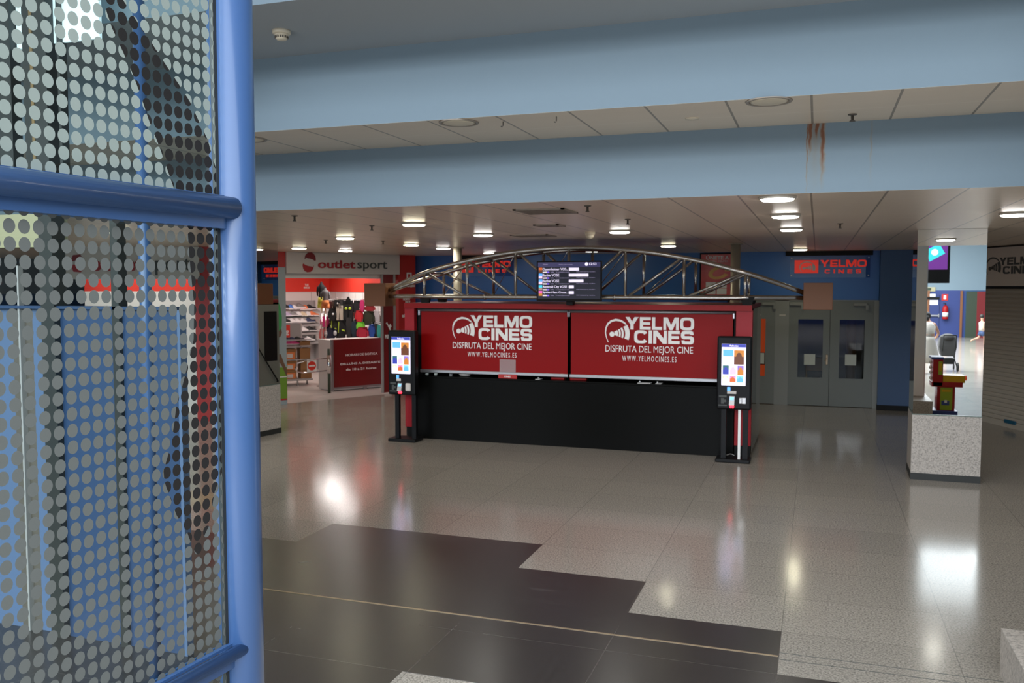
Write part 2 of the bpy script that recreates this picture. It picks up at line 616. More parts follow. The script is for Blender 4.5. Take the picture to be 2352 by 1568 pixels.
def thing(name, label, cat, loc=(0, 0, 0), rz=0.0, group=None):
    o = bpy.data.objects.new(name, None)
    o.empty_display_size = 0.1
    COL.objects.link(o)
    o.location, o.rotation_euler = loc, (0, 0, rz)
    return tag(o, label, cat, group)


def struct(o):
    o['kind'] = 'structure'
    return o


def part(name, mats, parent, fn, bevel=0.0, label=None):
    m = MB()
    fn(m)
    o = m.build(name, mats, parent, bevel)
    if label:
        o['label'] = label
    return o


def copy_tree(o, parent=None):
    c = o.copy()
    COL.objects.link(c)
    if parent is not None:
        c.parent = parent
    for ch in list(o.children):
        copy_tree(ch, c)
    return c


_FONT_TMP = []


def text_mesh(body, bold=0.0, spacing=1.0, extrude=0.0):
    cu = bpy.data.curves.new('lettering', 'FONT')
    cu.body = body
    cu.size = 1.0
    cu.offset = bold
    cu.space_character = spacing
    cu.extrude = extrude
    cu.resolution_u = 3
    o = bpy.data.objects.new('lettering', cu)
    COL.objects.link(o)
    dg = bpy.context.evaluated_depsgraph_get()
    me = bpy.data.meshes.new_from_object(o.evaluated_get(dg))
    bpy.data.objects.remove(o)
    return me


def text_box(name, body, x0, z0, x1, z1, y, material, parent, bold=0.0, spacing=1.0, depth=0.004, label=None, M=None):
    """lettering filling the box x0..x1, z0..z1 in the parent's frame, facing the parent's -y"""
    me = text_mesh(body, bold, spacing, 0.02)
    xs = [v.co.x for v in me.vertices]
    ys = [v.co.y for v in me.vertices]
    a, b_, c, d = min(xs), max(xs), min(ys), max(ys)
    for v in me.vertices:
        p = Vector((x0 + (v.co.x - a) / (b_ - a) * (x1 - x0), y - (depth / 2) * (1 if v.co.z > 0 else -1) - depth / 2,
                    z0 + (v.co.y - c) / (d - c) * (z1 - z0)))
        v.co = M @ p if M else p
    me.materials.clear()
    me.materials.append(MATS[material])
    me.update()
    o = bpy.data.objects.new(name, me)
    COL.objects.link(o)
    o.parent = parent
    if label:
        o['label'] = label
    return o


def _sup(a, rx, rz, n=3.6):
    c, d = math.cos(a), math.sin(a)
    return (math.copysign(abs(c) ** (2 / n), c) * rx, math.copysign(abs(d) ** (2 / n), d) * rz)


def glyph(ch):
    """wide heavy capitals: (width, list of outlines) on a unit height"""
    if ch == 'Y':
        w = 1.36
        return w, [[(0, 1), (.42, 1), (w / 2, .64), (w - .42, 1), (w, 1), (w / 2 + .17, .40), (w / 2 + .17, 0), (w / 2 - .17, 0), (w / 2 - .17, .40)]]
    if ch == 'E':
        w = 1.12
        return w, [[(0, 0), (w, 0), (w, .235), (.32, .235), (.32, .385), (.94 * w, .385), (.94 * w, .605), (.32, .605), (.32, .765), (w, .765), (w, 1), (0, 1)]]
    if ch == 'L':
        w = 1.02
        return w, [[(0, 0), (w, 0), (w, .24), (.32, .24), (.32, 1), (0, 1)]]
    if ch == 'M':
        w = 1.56
        return w, [[(0, 0), (.29, 0), (.29, .60), (w / 2 - .14, 0), (w / 2 + .14, 0), (w - .29, .60), (w - .29, 0), (w, 0), (w, 1), (w - .42, 1), (w / 2, .38), (.42, 1), (0, 1)]]
    if ch == 'N':
        w = 1.34
        return w, [[(0, 0), (.30, 0), (.30, .60), (w - .38, 0), (w, 0), (w, 1), (w - .30, 1), (w - .30, .40), (.38, 1), (0, 1)]]
    if ch == 'I':
        return .33, [[(0, 0), (.33, 0), (.33, 1), (0, 1)]]
    if ch in 'OC':
        w = 1.38 if ch == 'O' else 1.30
        k = 36
        a0, a1 = (0, 2 * PI) if ch == 'O' else (math.radians(24), math.radians(336))
        out = []
        for q in range(k):
            a, b_ = a0 + (a1 - a0) * q / k, a0 + (a1 - a0) * (q + 1) / k
            P = [_sup(a, w / 2, .5), _sup(b_, w / 2, .5), _sup(b_, w / 2 - .30, .5 - .22), _sup(a, w / 2 - .30, .5 - .22)]
            out.append([(x + w / 2, z + .5) for x, z in P])
        return w, out
    w = 1.24
    return w, [[(.04, .30), (.34, .30), (.38, .225), (w - .40, .225), (w - .34, .27), (w - .34, .34), (w - .40, .385), (.22, .385), (.03, .49), (0, .60), (0, .82), (.10, .95), (.28, 1), (w - .28, 1), (w - .09, .95), (w - .03, .71),
                (w - .33, .71), (w - .38, .775), (.38, .775), (.33, .73), (.33, .66), (.38, .615), (w - .22, .615), (w - .03, .51), (w, .40), (w, .18), (w - .10, .05), (w - .28, 0), (.28, 0), (.09, .05)]]


def block_text(name, word, x0, z0, x1, z1, y, material, parent, depth=0.004, gap=0.13, single=True):
    G_ = [glyph(c) for c in word]
    tot = sum(g[0] for g in G_) + gap * (len(word) - 1)
    sx, sz, cx = (x1 - x0) / tot, z1 - z0, 0.0
    m = MB()
    for w, polys in G_:
        for P in polys:
            m.plate([(x0 + (cx + x) * sx, z0 + z * sz) for x, z in P], y - depth, y)
        cx += w + gap
        if not single:
            m.build(name, material, parent)
            m = MB()
    if single:
        m.build(name, material, parent)


def emblem(name, x0, z0, x1, z1, y, material, parent, depth=0.004):
    """head outline with an eye and a fan of light bands: the cinema's mark"""
    W, H = x1 - x0, z1 - z0
    m = MB()
    cen = [(.145, 0.0, .03), (.07, .2, .035), (.03, .40, .045), (.05, .60, .06), (.13, .78, .075), (.27, .90, .09), (.45, .955, .095), (.63, .93, .085), (.78, .85, .07), (.88, .76, .045)]
    P = [Vector((u, v)) for u, v, _ in cen]
    out, inn = [], []
    for i, p in enumerate(P):
        t = (P[min(i + 1, len(P) - 1)] - P[max(i - 1, 0)]).normalized()
        n = Vector((-t.y, t.x))
        out.append(p + n * cen[i][2] / 2)
        inn.append(p - n * cen[i][2] / 2)
    X = lambda p: (x0 + p[0] * W, z0 + p[1] * H)
    for i in range(len(P) - 1):
        m.plate([X(inn[i]), X(inn[i + 1]), X(out[i + 1]), X(out[i])], y - depth, y)
    m.plate([X((.30 + .105 * math.cos(a * PI / 10), .34 + .11 * math.sin(a * PI / 10))) for a in range(20)], y - depth, y)
    for ra, rb in ((.17, .31), (.345, .42), (.46, .54), (.60, .78)):
        for k in range(5):
            a0, a1 = math.radians(-19 + k * 9.8), math.radians(-19 + (k + 1) * 9.8)
            q = [(ra, a0), (rb, a0), (rb, a1), (ra, a1)]
            m.plate([X((.245 + r * math.cos(a), .36 + r * math.sin(a))) for r, a in q], y - depth, y)
    return m.build(name, material, parent)

# =================================================================== THE SETTING
ZC, ZS, ZU = 3.09, 3.60, 4.155        # hall ceiling, soffit, upper ceiling
YW = 18.64                            # far wall
XL, XR, YB = -19.0, 9.0, -22.0

o = MB().b2((XL, YB, -0.2), (XR, 26, 0)).build('floor', 'granite_floor')
struct(o)


def inlay(m):
    for x0, x1, y0, y1 in ((XL, -4.59, 6.30, 7.07), (-4.59, -2.37, 7.02, 7.735), (-4.59, -1.27, 6.30, 7.02), (XL, -0.19, 5.58, 6.30),
                           (XL, 1.06, 4.86, 5.58), (XL, -2.403, -3.0, 4.86)):
        m.b2((x0, y0, -0.05), (x1, y1, 0.0015))


struct(part('floor_black_inlay', 'black_tile', None, inlay))
struct(part('trim_1', 'gold', None, lambda m: m.b2((XL, 5.848, -0.05), (-0.195, 5.868, 0.003))))
struct(part('trim_2', 'dark_text', None, lambda m: m.b2((-0.19, 5.92, -0.05), (1.22, 5.926, 0.0012)).b2((-0.19, 5.812, -0.05), (1.22, 5.818, 0.0012))))

# ceilings and stepped fascias
struct(part('ceiling', 'ceiling_panel', None, lambda m: m.b2((XL, 6.997, ZC), (XR, 26, ZC + 0.12))))
struct(part('ceiling_soffit', 'soffit_panel', None, lambda m: m.b2((XL, 5.957, ZS), (XR, 7.0, ZS + 0.1))))
struct(part('ceiling_upper', 'plaster', None, lambda m: m.b2((XL, 4.821, ZU), (XR, 5.96, ZU + 0.1))))
struct(part('wall_fascia_low', 'fascia_blue', None, lambda m: m.b2((XL, 6.996, ZC + 0.0006), (XR, 7.1, ZS + 0.1))))
struct(part('wall_fascia_mid', 'fascia_blue', None, lambda m: m.b2((XL, 5.956, ZS + 0.0006), (XR, 6.06, ZU + 0.1))))
struct(part('wall_fascia_top', 'fascia_blue', None, lambda m: m.b2((XL, 4.82, ZU + 0.0006), (XR, 4.92, 5.75))))

# far wall and the slightly forward blue bay beside the doors
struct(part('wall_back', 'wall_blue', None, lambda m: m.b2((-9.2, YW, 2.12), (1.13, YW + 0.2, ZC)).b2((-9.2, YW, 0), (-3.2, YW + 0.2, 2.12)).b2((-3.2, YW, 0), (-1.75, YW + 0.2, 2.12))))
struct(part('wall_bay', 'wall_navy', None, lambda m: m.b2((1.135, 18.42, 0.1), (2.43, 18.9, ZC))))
struct(part('baseboard_bay', 'black_matt', None, lambda m: m.b2((1.13, 18.40, 0), (2.43, 18.9, 0.1))))
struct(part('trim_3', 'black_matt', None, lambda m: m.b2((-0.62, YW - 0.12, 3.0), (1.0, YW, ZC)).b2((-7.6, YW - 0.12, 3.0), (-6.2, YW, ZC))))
# dark foyer behind the doors
struct(part('wall_foyer', 'mullion_dark', None, lambda m: m.b2((-2.2, 22.0, 0), (1.4, 22.1, ZC)).b2((-2.2, YW + 0.2, 0), (-2.1, 22, ZC)).b2((1.3, YW + 0.2, 0), (1.4, 22, ZC))))

# the hall behind the camera
def rear(m):
    m.b2((XL, YB - 0.2, 2.2), (XR, YB, 6.2), 0)
    m.b2((XL, YB - 0.2, 0), (4.3 + 2.2, YB, 2.2), 1)
    m.b2((6.5, YB - 0.2, 0), (XR, YB, 2.2), 2)


struct(part('wall_rear', ['fascia_blue', 'wall_rear_blue', 'wall_navy'], None, rear))
struct(part('wall_left', ['fascia_blue', 'wall_navy'], None, lambda m: m.b2((XL - 0.2, YB, 2.2), (XL, 26, 6.2), 0).b2((XL - 0.2, YB, 0), (XL, 26, 2.2), 1)))
struct(part('wall_right', ['fascia_blue', 'wall_navy'], None, lambda m: m.b2((XR, YB, 2.2), (XR + 0.2, 26, 6.2), 0).b2((XR, YB, 0), (XR + 0.2, 26, 2.2), 1)))
struct(part('ceiling_rear', 'plaster', None, lambda m: m.b2((XL, YB, 5.75), (-15, 4.9, 5.85)).b2((7, YB, 5.75), (XR, 4.9, 5.85)).b2((-15, YB, 5.75), (7, -19.0, 5.85)).b2((-15, 1.5, 5.75), (7, 4.9, 5.85))))
struct(part('window_skylight', 'clear_glass', None, lambda m: m.b2((-15, -19.0, 5.78), (7, 1.5, 5.80))))

# ------------------------------------------------------------------- right facade: roller shutter and its sign board
RF = Plane(2.85, 17.44, 0.43, -0.94)
SHUT0, SHUT1 = -1.02, 4.2


def shutter(m):
    z, dz = 0.10, 0.075
    prof = []
    while z < 2.30:
        prof += [(0.0, z), (-0.012, z + 0.012), (-0.014, z + 0.045), (0.0, z + 0.062), (0.006, z + dz)]
        z += dz
    vs = [(SHUT0, y, zz) for y, zz in prof] + [(SHUT1, y, zz) for y, zz in prof]
    n = len(prof)
    m.add(vs, [(i, n + i, n + i + 1, i + 1) for i in range(n - 1)])
    m.b2((SHUT0, -0.02, 0.0), (SHUT1, 0.03, 0.10), 0)


rs = thing('roller_shutter', 'grey slatted roller shutter closed under the sign at the right edge', 'shutter', RF.pt(0, 0), RF.rz)
part('slat_curtain', 'shutter_grey', rs, shutter)
part('lock_plate', 'teal', rs, lambda m: m.box((0.72, -0.03, 0.105), (0.28, 0.03, 0.06), bev=0.004), label='teal lock plate')
struct(part('wall_shop_right', 'mullion_dark', None, lambda m: m.prism([(v.x, v.y) for v in (RF.pt(SHUT0, 0, -0.08), RF.pt(SHUT1, 0, -0.08), RF.pt(SHUT1, 0, -0.3), RF.pt(SHUT0, 0, -0.3))], 0, ZC)))
sb = thing('shop_sign', 'pale fascia sign with dark cinema lettering above the roller shutter', 'sign', RF.pt(0, 2.4), RF.rz)
part('board', 'sign_grey', sb, lambda m: m.b2((SHUT0, -0.06, 0.0), (SHUT1, 0.07, 0.66)))
emblem('emblem', -0.03, 0.20, 0.38, 0.50, -0.062, 'dark_text', sb)
block_text('lettering', 'YELMO', 0.345, 0.355, 1.30, 0.485, -0.062, 'dark_text', sb)
block_text('lettering', 'CINES', 0.445, 0.205, 1.30, 0.335, -0.062, 'dark_text', sb)


# ------------------------------------------------------------------- mirror-clad pillars
def pillar(name, poly, zg, label, grow=0.0):
    cx = sum(p[0] for p in poly) / len(poly)
    cy = sum(p[1] for p in poly) / len(poly)
    t = thing(name, label, 'pillar', (cx, cy, 0))
    L = [(x - cx, y - cy) for x, y in poly]

    def off(k):
        return [(x * k, y * k) for x, y in L]
    part('plinth', 'plinth_dark', t, lambda m: m.prism(off(1.012), 0, 0.085))
    part('granite_base', 'granite_block', t, lambda m: m.prism(off(1.0), 0.085, zg))
    part('mirror_cladding', 'mirror', t, lambda m: m.prism(off(0.985), zg + 0.012, ZC - 0.003))
    part('edge_trim', 'mirror_edge', t, lambda m: m.prism(off(1.004), zg, zg + 0.012))
    return t


pillar('mirrored_pillar', [(1.140, 11.905), (1.914, 11.905), (1.93, 12.60), (1.155, 12.60)], 0.81,
       'square pillar with mirror cladding over a pale granite base, in front of the roller shutter')
LPA, LPB = (-8.364, 11.81), (-8.269, 12.347)
pillar('mirrored_pillar', [(-9.2, 11.81), LPA, LPB, (-8.75, 12.7), (-9.2, 12.7)], 0.80,
       'mirror-clad pillar on a granite base just right of the blue tube post')

# white column on a low granite block: the block's corner is in the frame, the column shows in the mirror
_lc = at_z(2296, 1545)
LX, LY = _lc.x, _lc.y
wc = thing('white_column', 'low pale granite block at the bottom right corner carrying a white column', 'column', (1.62, 5.3, 0))
part('granite_base', 'granite_block', wc, lambda m: m.b2((LX - 1.62, -3.0, 0), (0.42, LY - 5.3, 0.285)))
part('shaft', 'white_print', wc, lambda m: m.b2((-0.15, -0.35, 0.285), (0.355, 0.05, 4.155), bev=0.02))

# ------------------------------------------------------------------- doors in the far wall
def paper_on(u0, z0, u1, z1, y, label):
    t = MB().b2((u0, y - 0.003, z0), (u1, y, z1)).build('paper_notice', 'paper')
    tag(t, label, 'notice', 'paper notices on the grey doors')


def door(n, x0, x1, w0, w1, closer_x, handle_x):
    y = YW - 0.02
    d = thing('door_%d' % n, None, None, (x0, y, 0))
    d['kind'] = 'structure'

    def leaf(m):
        zz0, zz1 = 0.57, 1.735
        a, b_ = w0 - x0, w1 - x0
        w = x1 - x0
        m.b2((0, 0, 0.01), (a, 0.05, 2.105))
        m.b2((b_, 0, 0.01), (w, 0.05, 2.105))
        m.b2((a, 0, 0.01), (b_, 0.05, zz0))
        m.b2((a, 0, zz1), (b_, 0.05, 2.105))
    part('leaf', 'door_grey', d, leaf)
    part('pane', 'clear_glass', d, lambda m: m.b2((w0 - x0, 0.02, 0.57), (w1 - x0, 0.028, 1.735)))
    if closer_x:
        part('door_closer', 'door_frame_grey', d, lambda m: m.box((closer_x - x0, -0.03, 2.04), (0.26, 0.06, 0.06), bev=0.01).box((closer_x - x0 + 0.12, -0.05, 1.98), (0.05, 0.03, 0.09)))
    if handle_x:
        part('door_handle', 'gold', d, lambda m: m.box((handle_x - x0, -0.01, 0.94), (0.04, 0.02, 0.20), bev=0.006).tube([(handle_x - x0, -0.05, 0.96), (handle_x - x0 - 0.04, -0.05, 0.92)], 0.009).tube([(handle_x - x0, -0.05, 0.96), (handle_x - x0, 0, 0.96)], 0.009))
    return d


door(1, -1.72, -0.80, -1.50, -0.985, -0.93, None)
door(2, -0.535, 0.243, -0.353, 0.117, -0.40, 0.2)
door(3, 0.25, 1.05, 0.426, 0.886, 0.80, None)
struct(part('trim_4', 'door_frame_grey', None, lambda m: m.b2((-0.80, YW - 0.03, 0), (-0.535, YW + 0.1, 2.12), 0).b2((1.05, YW - 0.06, 0), (1.135, YW + 0.1, 2.12)).b2((-1.75, YW - 0.03, 2.105), (1.13, YW + 0.1, 2.125))))
struct(part('trim_5', 'sign_white', None, lambda m: m.b2((-0.72, YW - 0.035, 1.80), (-0.60, YW - 0.03, 1.83))))
paper_on(-0.231, 0.823, -0.02, 1.04, YW - 0.003, 'white paper taped inside the glass of the middle grey door')
paper_on(0.538, 0.836, 0.744, 1.05, YW - 0.003, 'white paper taped inside the glass of the rightmost grey door')
paper_on(-1.19, 0.82, -1.0, 1.04, YW - 0.003, 'white paper in the glass of the door just right of the booth')
vm = thing('vending_machine', 'orange glowing machine seen through the door glass right of the booth', 'vending machine', (-1.30, 19.6, 0))
part('cabinet', 'red_dark', vm, lambda m: m.b2((-0.4, 0, 0.05), (0.4, 0.6, 1.9), bev=0.03))
part('front_panel', 'orange_red', vm, lambda m: m.b2((-0.36, -0.02, 0.98), (0.36, 0, 1.75), bev=0.008).b2((-0.36, -0.02, 0.30), (0.36, 0, 0.72), bev=0.008))
part('stripe', 'detector_cream', vm, lambda m: m.b2((0.02, -0.03, 1.5), (0.08, -0.02, 1.75)))
fc = thing('foyer_column', 'beige column standing behind the glass of the rightmost grey door', 'column', (0.70, 20.2, 0))
part('shaft', 'brown_block', fc, lambda m: m.lathe([(0.1, 0), (0.1, ZC)], n=20))
ch = thing('chair', 'light wooden chair behind the glass of the middle grey door', 'chair', (-0.02, 19.5, 0))
part('seat', 'cardboard', ch, lambda m: m.box((0, 0, 0.45), (0.4, 0.4, 0.03), bev=0.01))
part('backrest', 'cardboard', ch, lambda m: m.box((0.0, 0.2, 0.75), (0.38, 0.03, 0.28), bev=0.01))
for sx in (-0.17, 0.17):
    part('leg', 'cardboard', ch, lambda m: m.tube([(sx, -0.17, 0), (sx, -0.17, 0.44)], 0.018))
    part('leg', 'cardboard', ch, lambda m: m.tube([(sx, 0.2, 0), (sx, 0.2, 0.9)], 0.018))

# ------------------------------------------------------------------- glass cinema signs and the poster on the far wall
def wall_sign(x0, z0, x1, z1, label):
    t = thing('cinema_sign', label, 'sign', (x0, YW - 0.06, z0))
    W, H = x1 - x0, z1 - z0
    part('glass_panel', 'sign_glass', t, lambda m: m.b2((0, 0, 0), (W, 0.012, H)))
    part('emblem_plate', 'led_red_sign', t, lambda m: m.b2((W * .06, -0.03, H * .2), (W * .36, -0.004, H * .8), bev=0.004))
    emblem('emblem', W * .12, H * .26, W * .32, H * .74, -0.031, 'shop_panel_grey', t)
    block_text('letter', 'YELMO', W * .385, H * .48, W * .955, H * .8, -0.004, 'led_red_sign', t, depth=0.03, single=False)
    block_text('letter', 'CINES', W * .44, H * .19, W * .89, H * .37, -0.004, 'led_red_sign', t, depth=0.03, gap=0.75, single=False)
    for q in (0.02, 0.98):
        for qz in (0.1, 0.9):
            part('standoff', 'alu', t, lambda m: m.tube([(W * q, -0.01, H * qz), (W * q, 0.06, H * qz)], 0.012))
    return t


wall_sign(-0.535, 2.567, 0.958, 2.998, 'glass sign with glowing red letters above the grey doors')
wall_sign(-7.86, 2.62, -6.38, 3.04, 'glass sign with glowing red letters behind the left half of the truss')

po = thing('poster', 'red film-club poster in a black frame on the blue wall behind the truss', 'poster', (-2.285, YW - 0.05, 2.15))
part('frame', 'black_matt', po, lambda m: m.b2((-0.03, 0, -0.05), (0.67, 0.05, 0.93)))


def poster_mat():
    m, nt, b = new_mat('poster_print')
    tc = N(nt, 'ShaderNodeTexCoord')
    n = noise(nt, tc.outputs['Object'], 2.2, 2)
    c = ramp(nt, n, [(0.35, (0.50, 0.03, 0.04)), (0.65, (0.72, 0.11, 0.09))])
    link(nt, c, b.inputs['Base Color'])
    b.inputs['Roughness'].default_value = 0.25
    return m


poster_mat()
mat('poster_swirl', (0.85, 0.50, 0.16), 0.4)
part('print', 'poster_print', po, lambda m: m.b2((0.0, -0.004, 0), (0.64, 0.0, 0.90)))
text_box('lettering', 'ÚNETE A', 0.10, 0.79, 0.56, 0.885, -0.005, 'white_print', po, bold=0.02)
text_box('lettering', 'TRIBU YELMO', 0.14, 0.74, 0.54, 0.775, -0.005, 'white_print', po, bold=0.0)


def swirl(m):
    for a0 in range(0, 330, 15):
        P = []
        for r in (0.10, 0.17):
            for a in ((a0, a0 + 16) if r == 0.10 else (a0 + 16, a0)):
                P.append((0.36 + r * 1.25 * math.cos(math.radians(a)), 0.52 + r * 0.75 * math.sin(math.radians(a)) + 0.03 * math.cos(math.radians(a))))
        m.plate(P, -0.007, -0.004)


part('swirl', 'poster_swirl', po, swirl)
for i, (u, z) in enumerate(((0.10, 0.21), (0.32, 0.21), (0.10, 0.08), (0.32, 0.08))):
    part('benefit_box', 'white_print', po, lambda m: m.b2((u, -0.007, z), (u + 0.20, -0.004, z + 0.12), bev=0.003))

# round service columns behind the booth
for x, lab in ((-6.127, 'slim round beige column behind the booth under the left side of the truss'), (-1.267, 'slim round grey column beside the red poster behind the truss')):
    c = thing('round_column', lab, 'column', (x, 14.75, 0))
    part('shaft', 'grey_post', c, lambda m: m.lathe([(0.075, 0.0), (0.075, ZC - 0.02)], n=28))
    part('collar', 'grey_post', c, lambda m: m.lathe([(0.12, ZC - 0.02), (0.12, ZC - 0.002)], n=28))

# =================================================================== THE TICKET BOOTH
YB0 = 12.63
bt = thing('ticket_booth', 'red framed cinema ticket booth with a long black counter front', 'ticket booth', (-3.5, YB0, 0))
BX = lambda x: x + 3.5
part('roof', ['red_dark', 'red_gloss'], bt, lambda m: m.b2((BX(-6.15), -0.02, 2.085), (BX(-0.85), 2.0, 2.135), 0).b2((BX(-6.15), -0.03, 2.055), (BX(-0.85), 0.05, 2.130), 1))
part('post', 'red_side', bt, lambda m: m.b2((BX(-6.155), 0, 0.17), (BX(-5.99), 0.10, 2.06)), bevel=0.003)
part('post', 'red_side', bt, lambda m: m.b2((BX(-1.065), 0, 0.17), (BX(-0.842), 0.10, 2.06)), bevel=0.003)
part('post_foot', 'black_matt', bt, lambda m: m.b2((BX(-6.14), 0.01, 0), (BX(-5.99), 0.10, 0.17)))
part('post_foot', 'black_matt', bt, lambda m: m.b2((BX(-1.06), 0.01, 0), (BX(-0.85), 0.10, 0.17)))
part('counter_front', 'black_counter', bt, lambda m: m.b2((BX(-5.985), 0.0, 0), (BX(-1.075), 0.06, 0.965)), bevel=0.003)
part('counter_top', 'black_counter', bt, lambda m: m.b2((BX(-5.985), 0.0, 0.966), (BX(-1.075), 0.55, 0.99)), bevel=0.003)
part('side_panel', 'smoked_glass', bt, lambda m: m.b2((BX(-0.850), 0.105, 0.05), (BX(-0.842), 1.95, 2.08)))
part('side_door', ['door_grey', 'black_matt', 'door_frame_grey'], bt, lambda m: m.b2((BX(-6.15), 0.105, 0.03), (BX(-6.14), 1.95, 2.05), 0).b2((BX(-6.156), 0.93, 0.98), (BX(-6.149), 1.215, 1.92), 1).b2((BX(-6.156), 0.24, 0.02), (BX(-6.149), 0.28, 2.05), 2), label='grey side door with dark glass')
part('side_door_bar', 'black_matt', bt, lambda m: m.tube([(BX(-6.19), 0.74, 1.28), (BX(-6.19), 1.20, 0.58)], 0.014, 8).tube([(BX(-6.19), 0.74, 1.28), (BX(-6.14), 0.74, 1.28)], 0.012, 8).tube([(BX(-6.19), 1.20, 0.58), (BX(-6.14), 1.20, 0.58)], 0.012, 8))
part('back_wall', 'black_matt', bt, lambda m: m.b2((BX(-6.13), 1.93, 0), (BX(-0.855), 1.98, 2.08)))
part('jamb', 'black_matt', bt, lambda m: m.b2((BX(-5.985), 0.12, 0.995), (BX(-5.90), 0.18, 2.05)))
part('jamb', 'black_matt', bt, lambda m: m.b2((BX(-1.10), 0.12, 0.995), (BX(-1.02), 0.18, 2.05)))


def banner(x0, x1, label, ex, tx):
    z0, z1 = 1.085, 2.02
    t = thing('roller_banner', label, 'banner', (x0, YB0 + 0.06, z0))
    W, H = x1 - x0, z1 - z0
    part('sheet', 'red_banner', t, lambda m: m.b2((0, 0, 0), (W, 0.006, H)))
    part('top_roller', 'alu', t, lambda m: m.tube([(-0.05, -0.005, H + 0.005), (W + 0.03, -0.005, H + 0.005)], 0.022, 14))
    part('bottom_bar', 'alu', t, lambda m: m.b2((-0.02, -0.012, -0.045), (W + 0.01, 0.016, 0.005), bev=0.008))
    part('roller_bracket', 'steel_bright', t, lambda m: m.box((-0.03, 0.0, H - 0.03), (0.035, 0.05, 0.10), bev=0.006))
    part('roller_bracket', 'steel_bright', t, lambda m: m.box((W + 0.012, 0.0, H - 0.03), (0.03, 0.05, 0.10), bev=0.006))
    Z = lambda z: z - z0
    emblem('emblem', ex[0] - x0, Z(ex[1]), ex[2] - x0, Z(ex[3]), -0.001, 'white_print', t)
    y = -0.001
    a, b_, c, d = tx
    block_text('lettering', 'YELMO', a[0] - x0, Z(a[1]), a[2] - x0, Z(a[3]), y, 'white_print', t)
    block_text('lettering', 'CINES', b_[0] - x0, Z(b_[1]), b_[2] - x0, Z(b_[3]), y, 'white_print', t)
    text_box('lettering', 'DISFRUTA DEL MEJOR CINE', c[0] - x0, Z(c[1]), c[2] - x0, Z(c[3]), y, 'white_print', t, bold=0.0)
    text_box('lettering', 'WWW.YELMOCINES.ES', d[0] - x0, Z(d[1]), d[2] - x0, Z(d[3]), y, 'white_print', t, bold=0.0, spacing=1.45)
    return t


def zbox(px0, py0, px1, py1, Y=YB0 + 0.06):
    p, q = at_y(px0, py1, Y), at_y(px1, py0, Y)
    return (p.x, p.z, q.x, q.z)


S2, S3 = 4.3565, 4.356
zl = lambda a, b_, c, d: zbox(870 + a / S2, 540 + b_ / S2, 870 + c / S2, 540 + d / S2)
zr = lambda a, b_, c, d: zbox(1280 + a / S3, 540 + b_ / S3, 1280 + c / S3, 540 + d / S3)
banner(-5.895, -3.505, 'left red roller banner printed with the cinema name in white', zl(735, 818, 955, 1030),
       (zl(918, 808, 1535, 918), zl(1000, 937, 1535, 1046), zl(742, 1085, 1528, 1148), zl(890, 1178, 1378, 1212)))
banner(-3.455, -1.112, 'right red roller banner printed with the cinema name in white', zr(475, 837, 720, 1068),
       (zr(682, 825, 1370, 942), zr(770, 960, 1368, 1080), zr(482, 1118, 1358, 1184), zr(650, 1216, 1192, 1256)))

# ------------------------------------------------------------------- things on the counter
ZT = 0.9905


def on_counter(px, w, d=0.22):
    p = at_y(px, 868, YB0 + d)
    return p.x


lh = thing('leaflet_holder', 'clear acrylic leaflet holder with a red base on the black counter', 'leaflet holder', (on_counter(1164, 0, .0), YB0 + 0.03, ZT))
part('base', 'shop_red_deep', lh, lambda m: m.b2((-0.15, 0, 0), (0.15, 0.02, 0.065), bev=0.004))
part('pocket', 'acrylic', lh, lambda m: m.b2((-0.135, 0.022, 0.0), (0.125, 0.026, 0.29)))
text_box('lettering', 'CINES', -0.05, 0.02, 0.05, 0.045, -0.001, 'white_print', lh, bold=0.02)
cup = thing('paper_cup', 'white paper cup standing at the left end of the black counter', 'cup', (on_counter(1036, 0), YB0 + 0.22, ZT))
part('body', 'white_print', cup, lambda m: m.lathe([(0.027, 0), (0.034, 0.105), (0.036, 0.108), (0.033, 0.105), (0.026, 0.005)], n=20))
for px, lab in ((981, 'small white sachet nearest the left kiosk on the counter'), (1001, 'small white sachet second from the left kiosk on the counter')):
    o = MB().box((0, 0, 0.02), (0.05, 0.04, 0.035), bev=0.012).ellipsoid((0.02, 0, 0.045), (0.018, 0.02, 0.016)).build('sachet', 'paper')
    o.location = (on_counter(px, 0, .12), YB0 + 0.12, ZT)
    tag(o, lab, 'sachet')
o = MB().ellipsoid((0, 0, 0.03), (0.10, 0.07, 0.03)).ellipsoid((0.05, 0.02, 0.045), (0.05, 0.05, 0.03)).ellipsoid((-0.06, 0.01, 0.04), (0.04, 0.05, 0.025)).build('crumpled_bag', 'sign_white')
o.location = (on_counter(1068, 0, .16), YB0 + 0.16, ZT)
tag(o, 'crumpled pale paper bag on the counter right of the white cup', 'paper bag')
for px, w, mt, nm, lab in ((1283, 0.21, 'red_gloss', 'popcorn_tray', 'flat red tray on the counter left of the gap between banners'),
                           (1330, 0.26, 'red_gloss', 'popcorn_tray', 'flat red tray on the counter right of the gap between banners')):
    t = thing(nm, lab, 'tray', (on_counter(px, 0, .2), YB0 + 0.2, ZT))
    part('tray_body', mt, t, lambda m: m.b2((-w / 2, -0.06, 0), (w / 2, 0.06, 0.06), bev=0.01))
    part('rim', mt, t, lambda m: m.b2((-w / 2 - 0.01, -0.07, 0.055), (w / 2 + 0.01, 0.07, 0.065), bev=0.003))
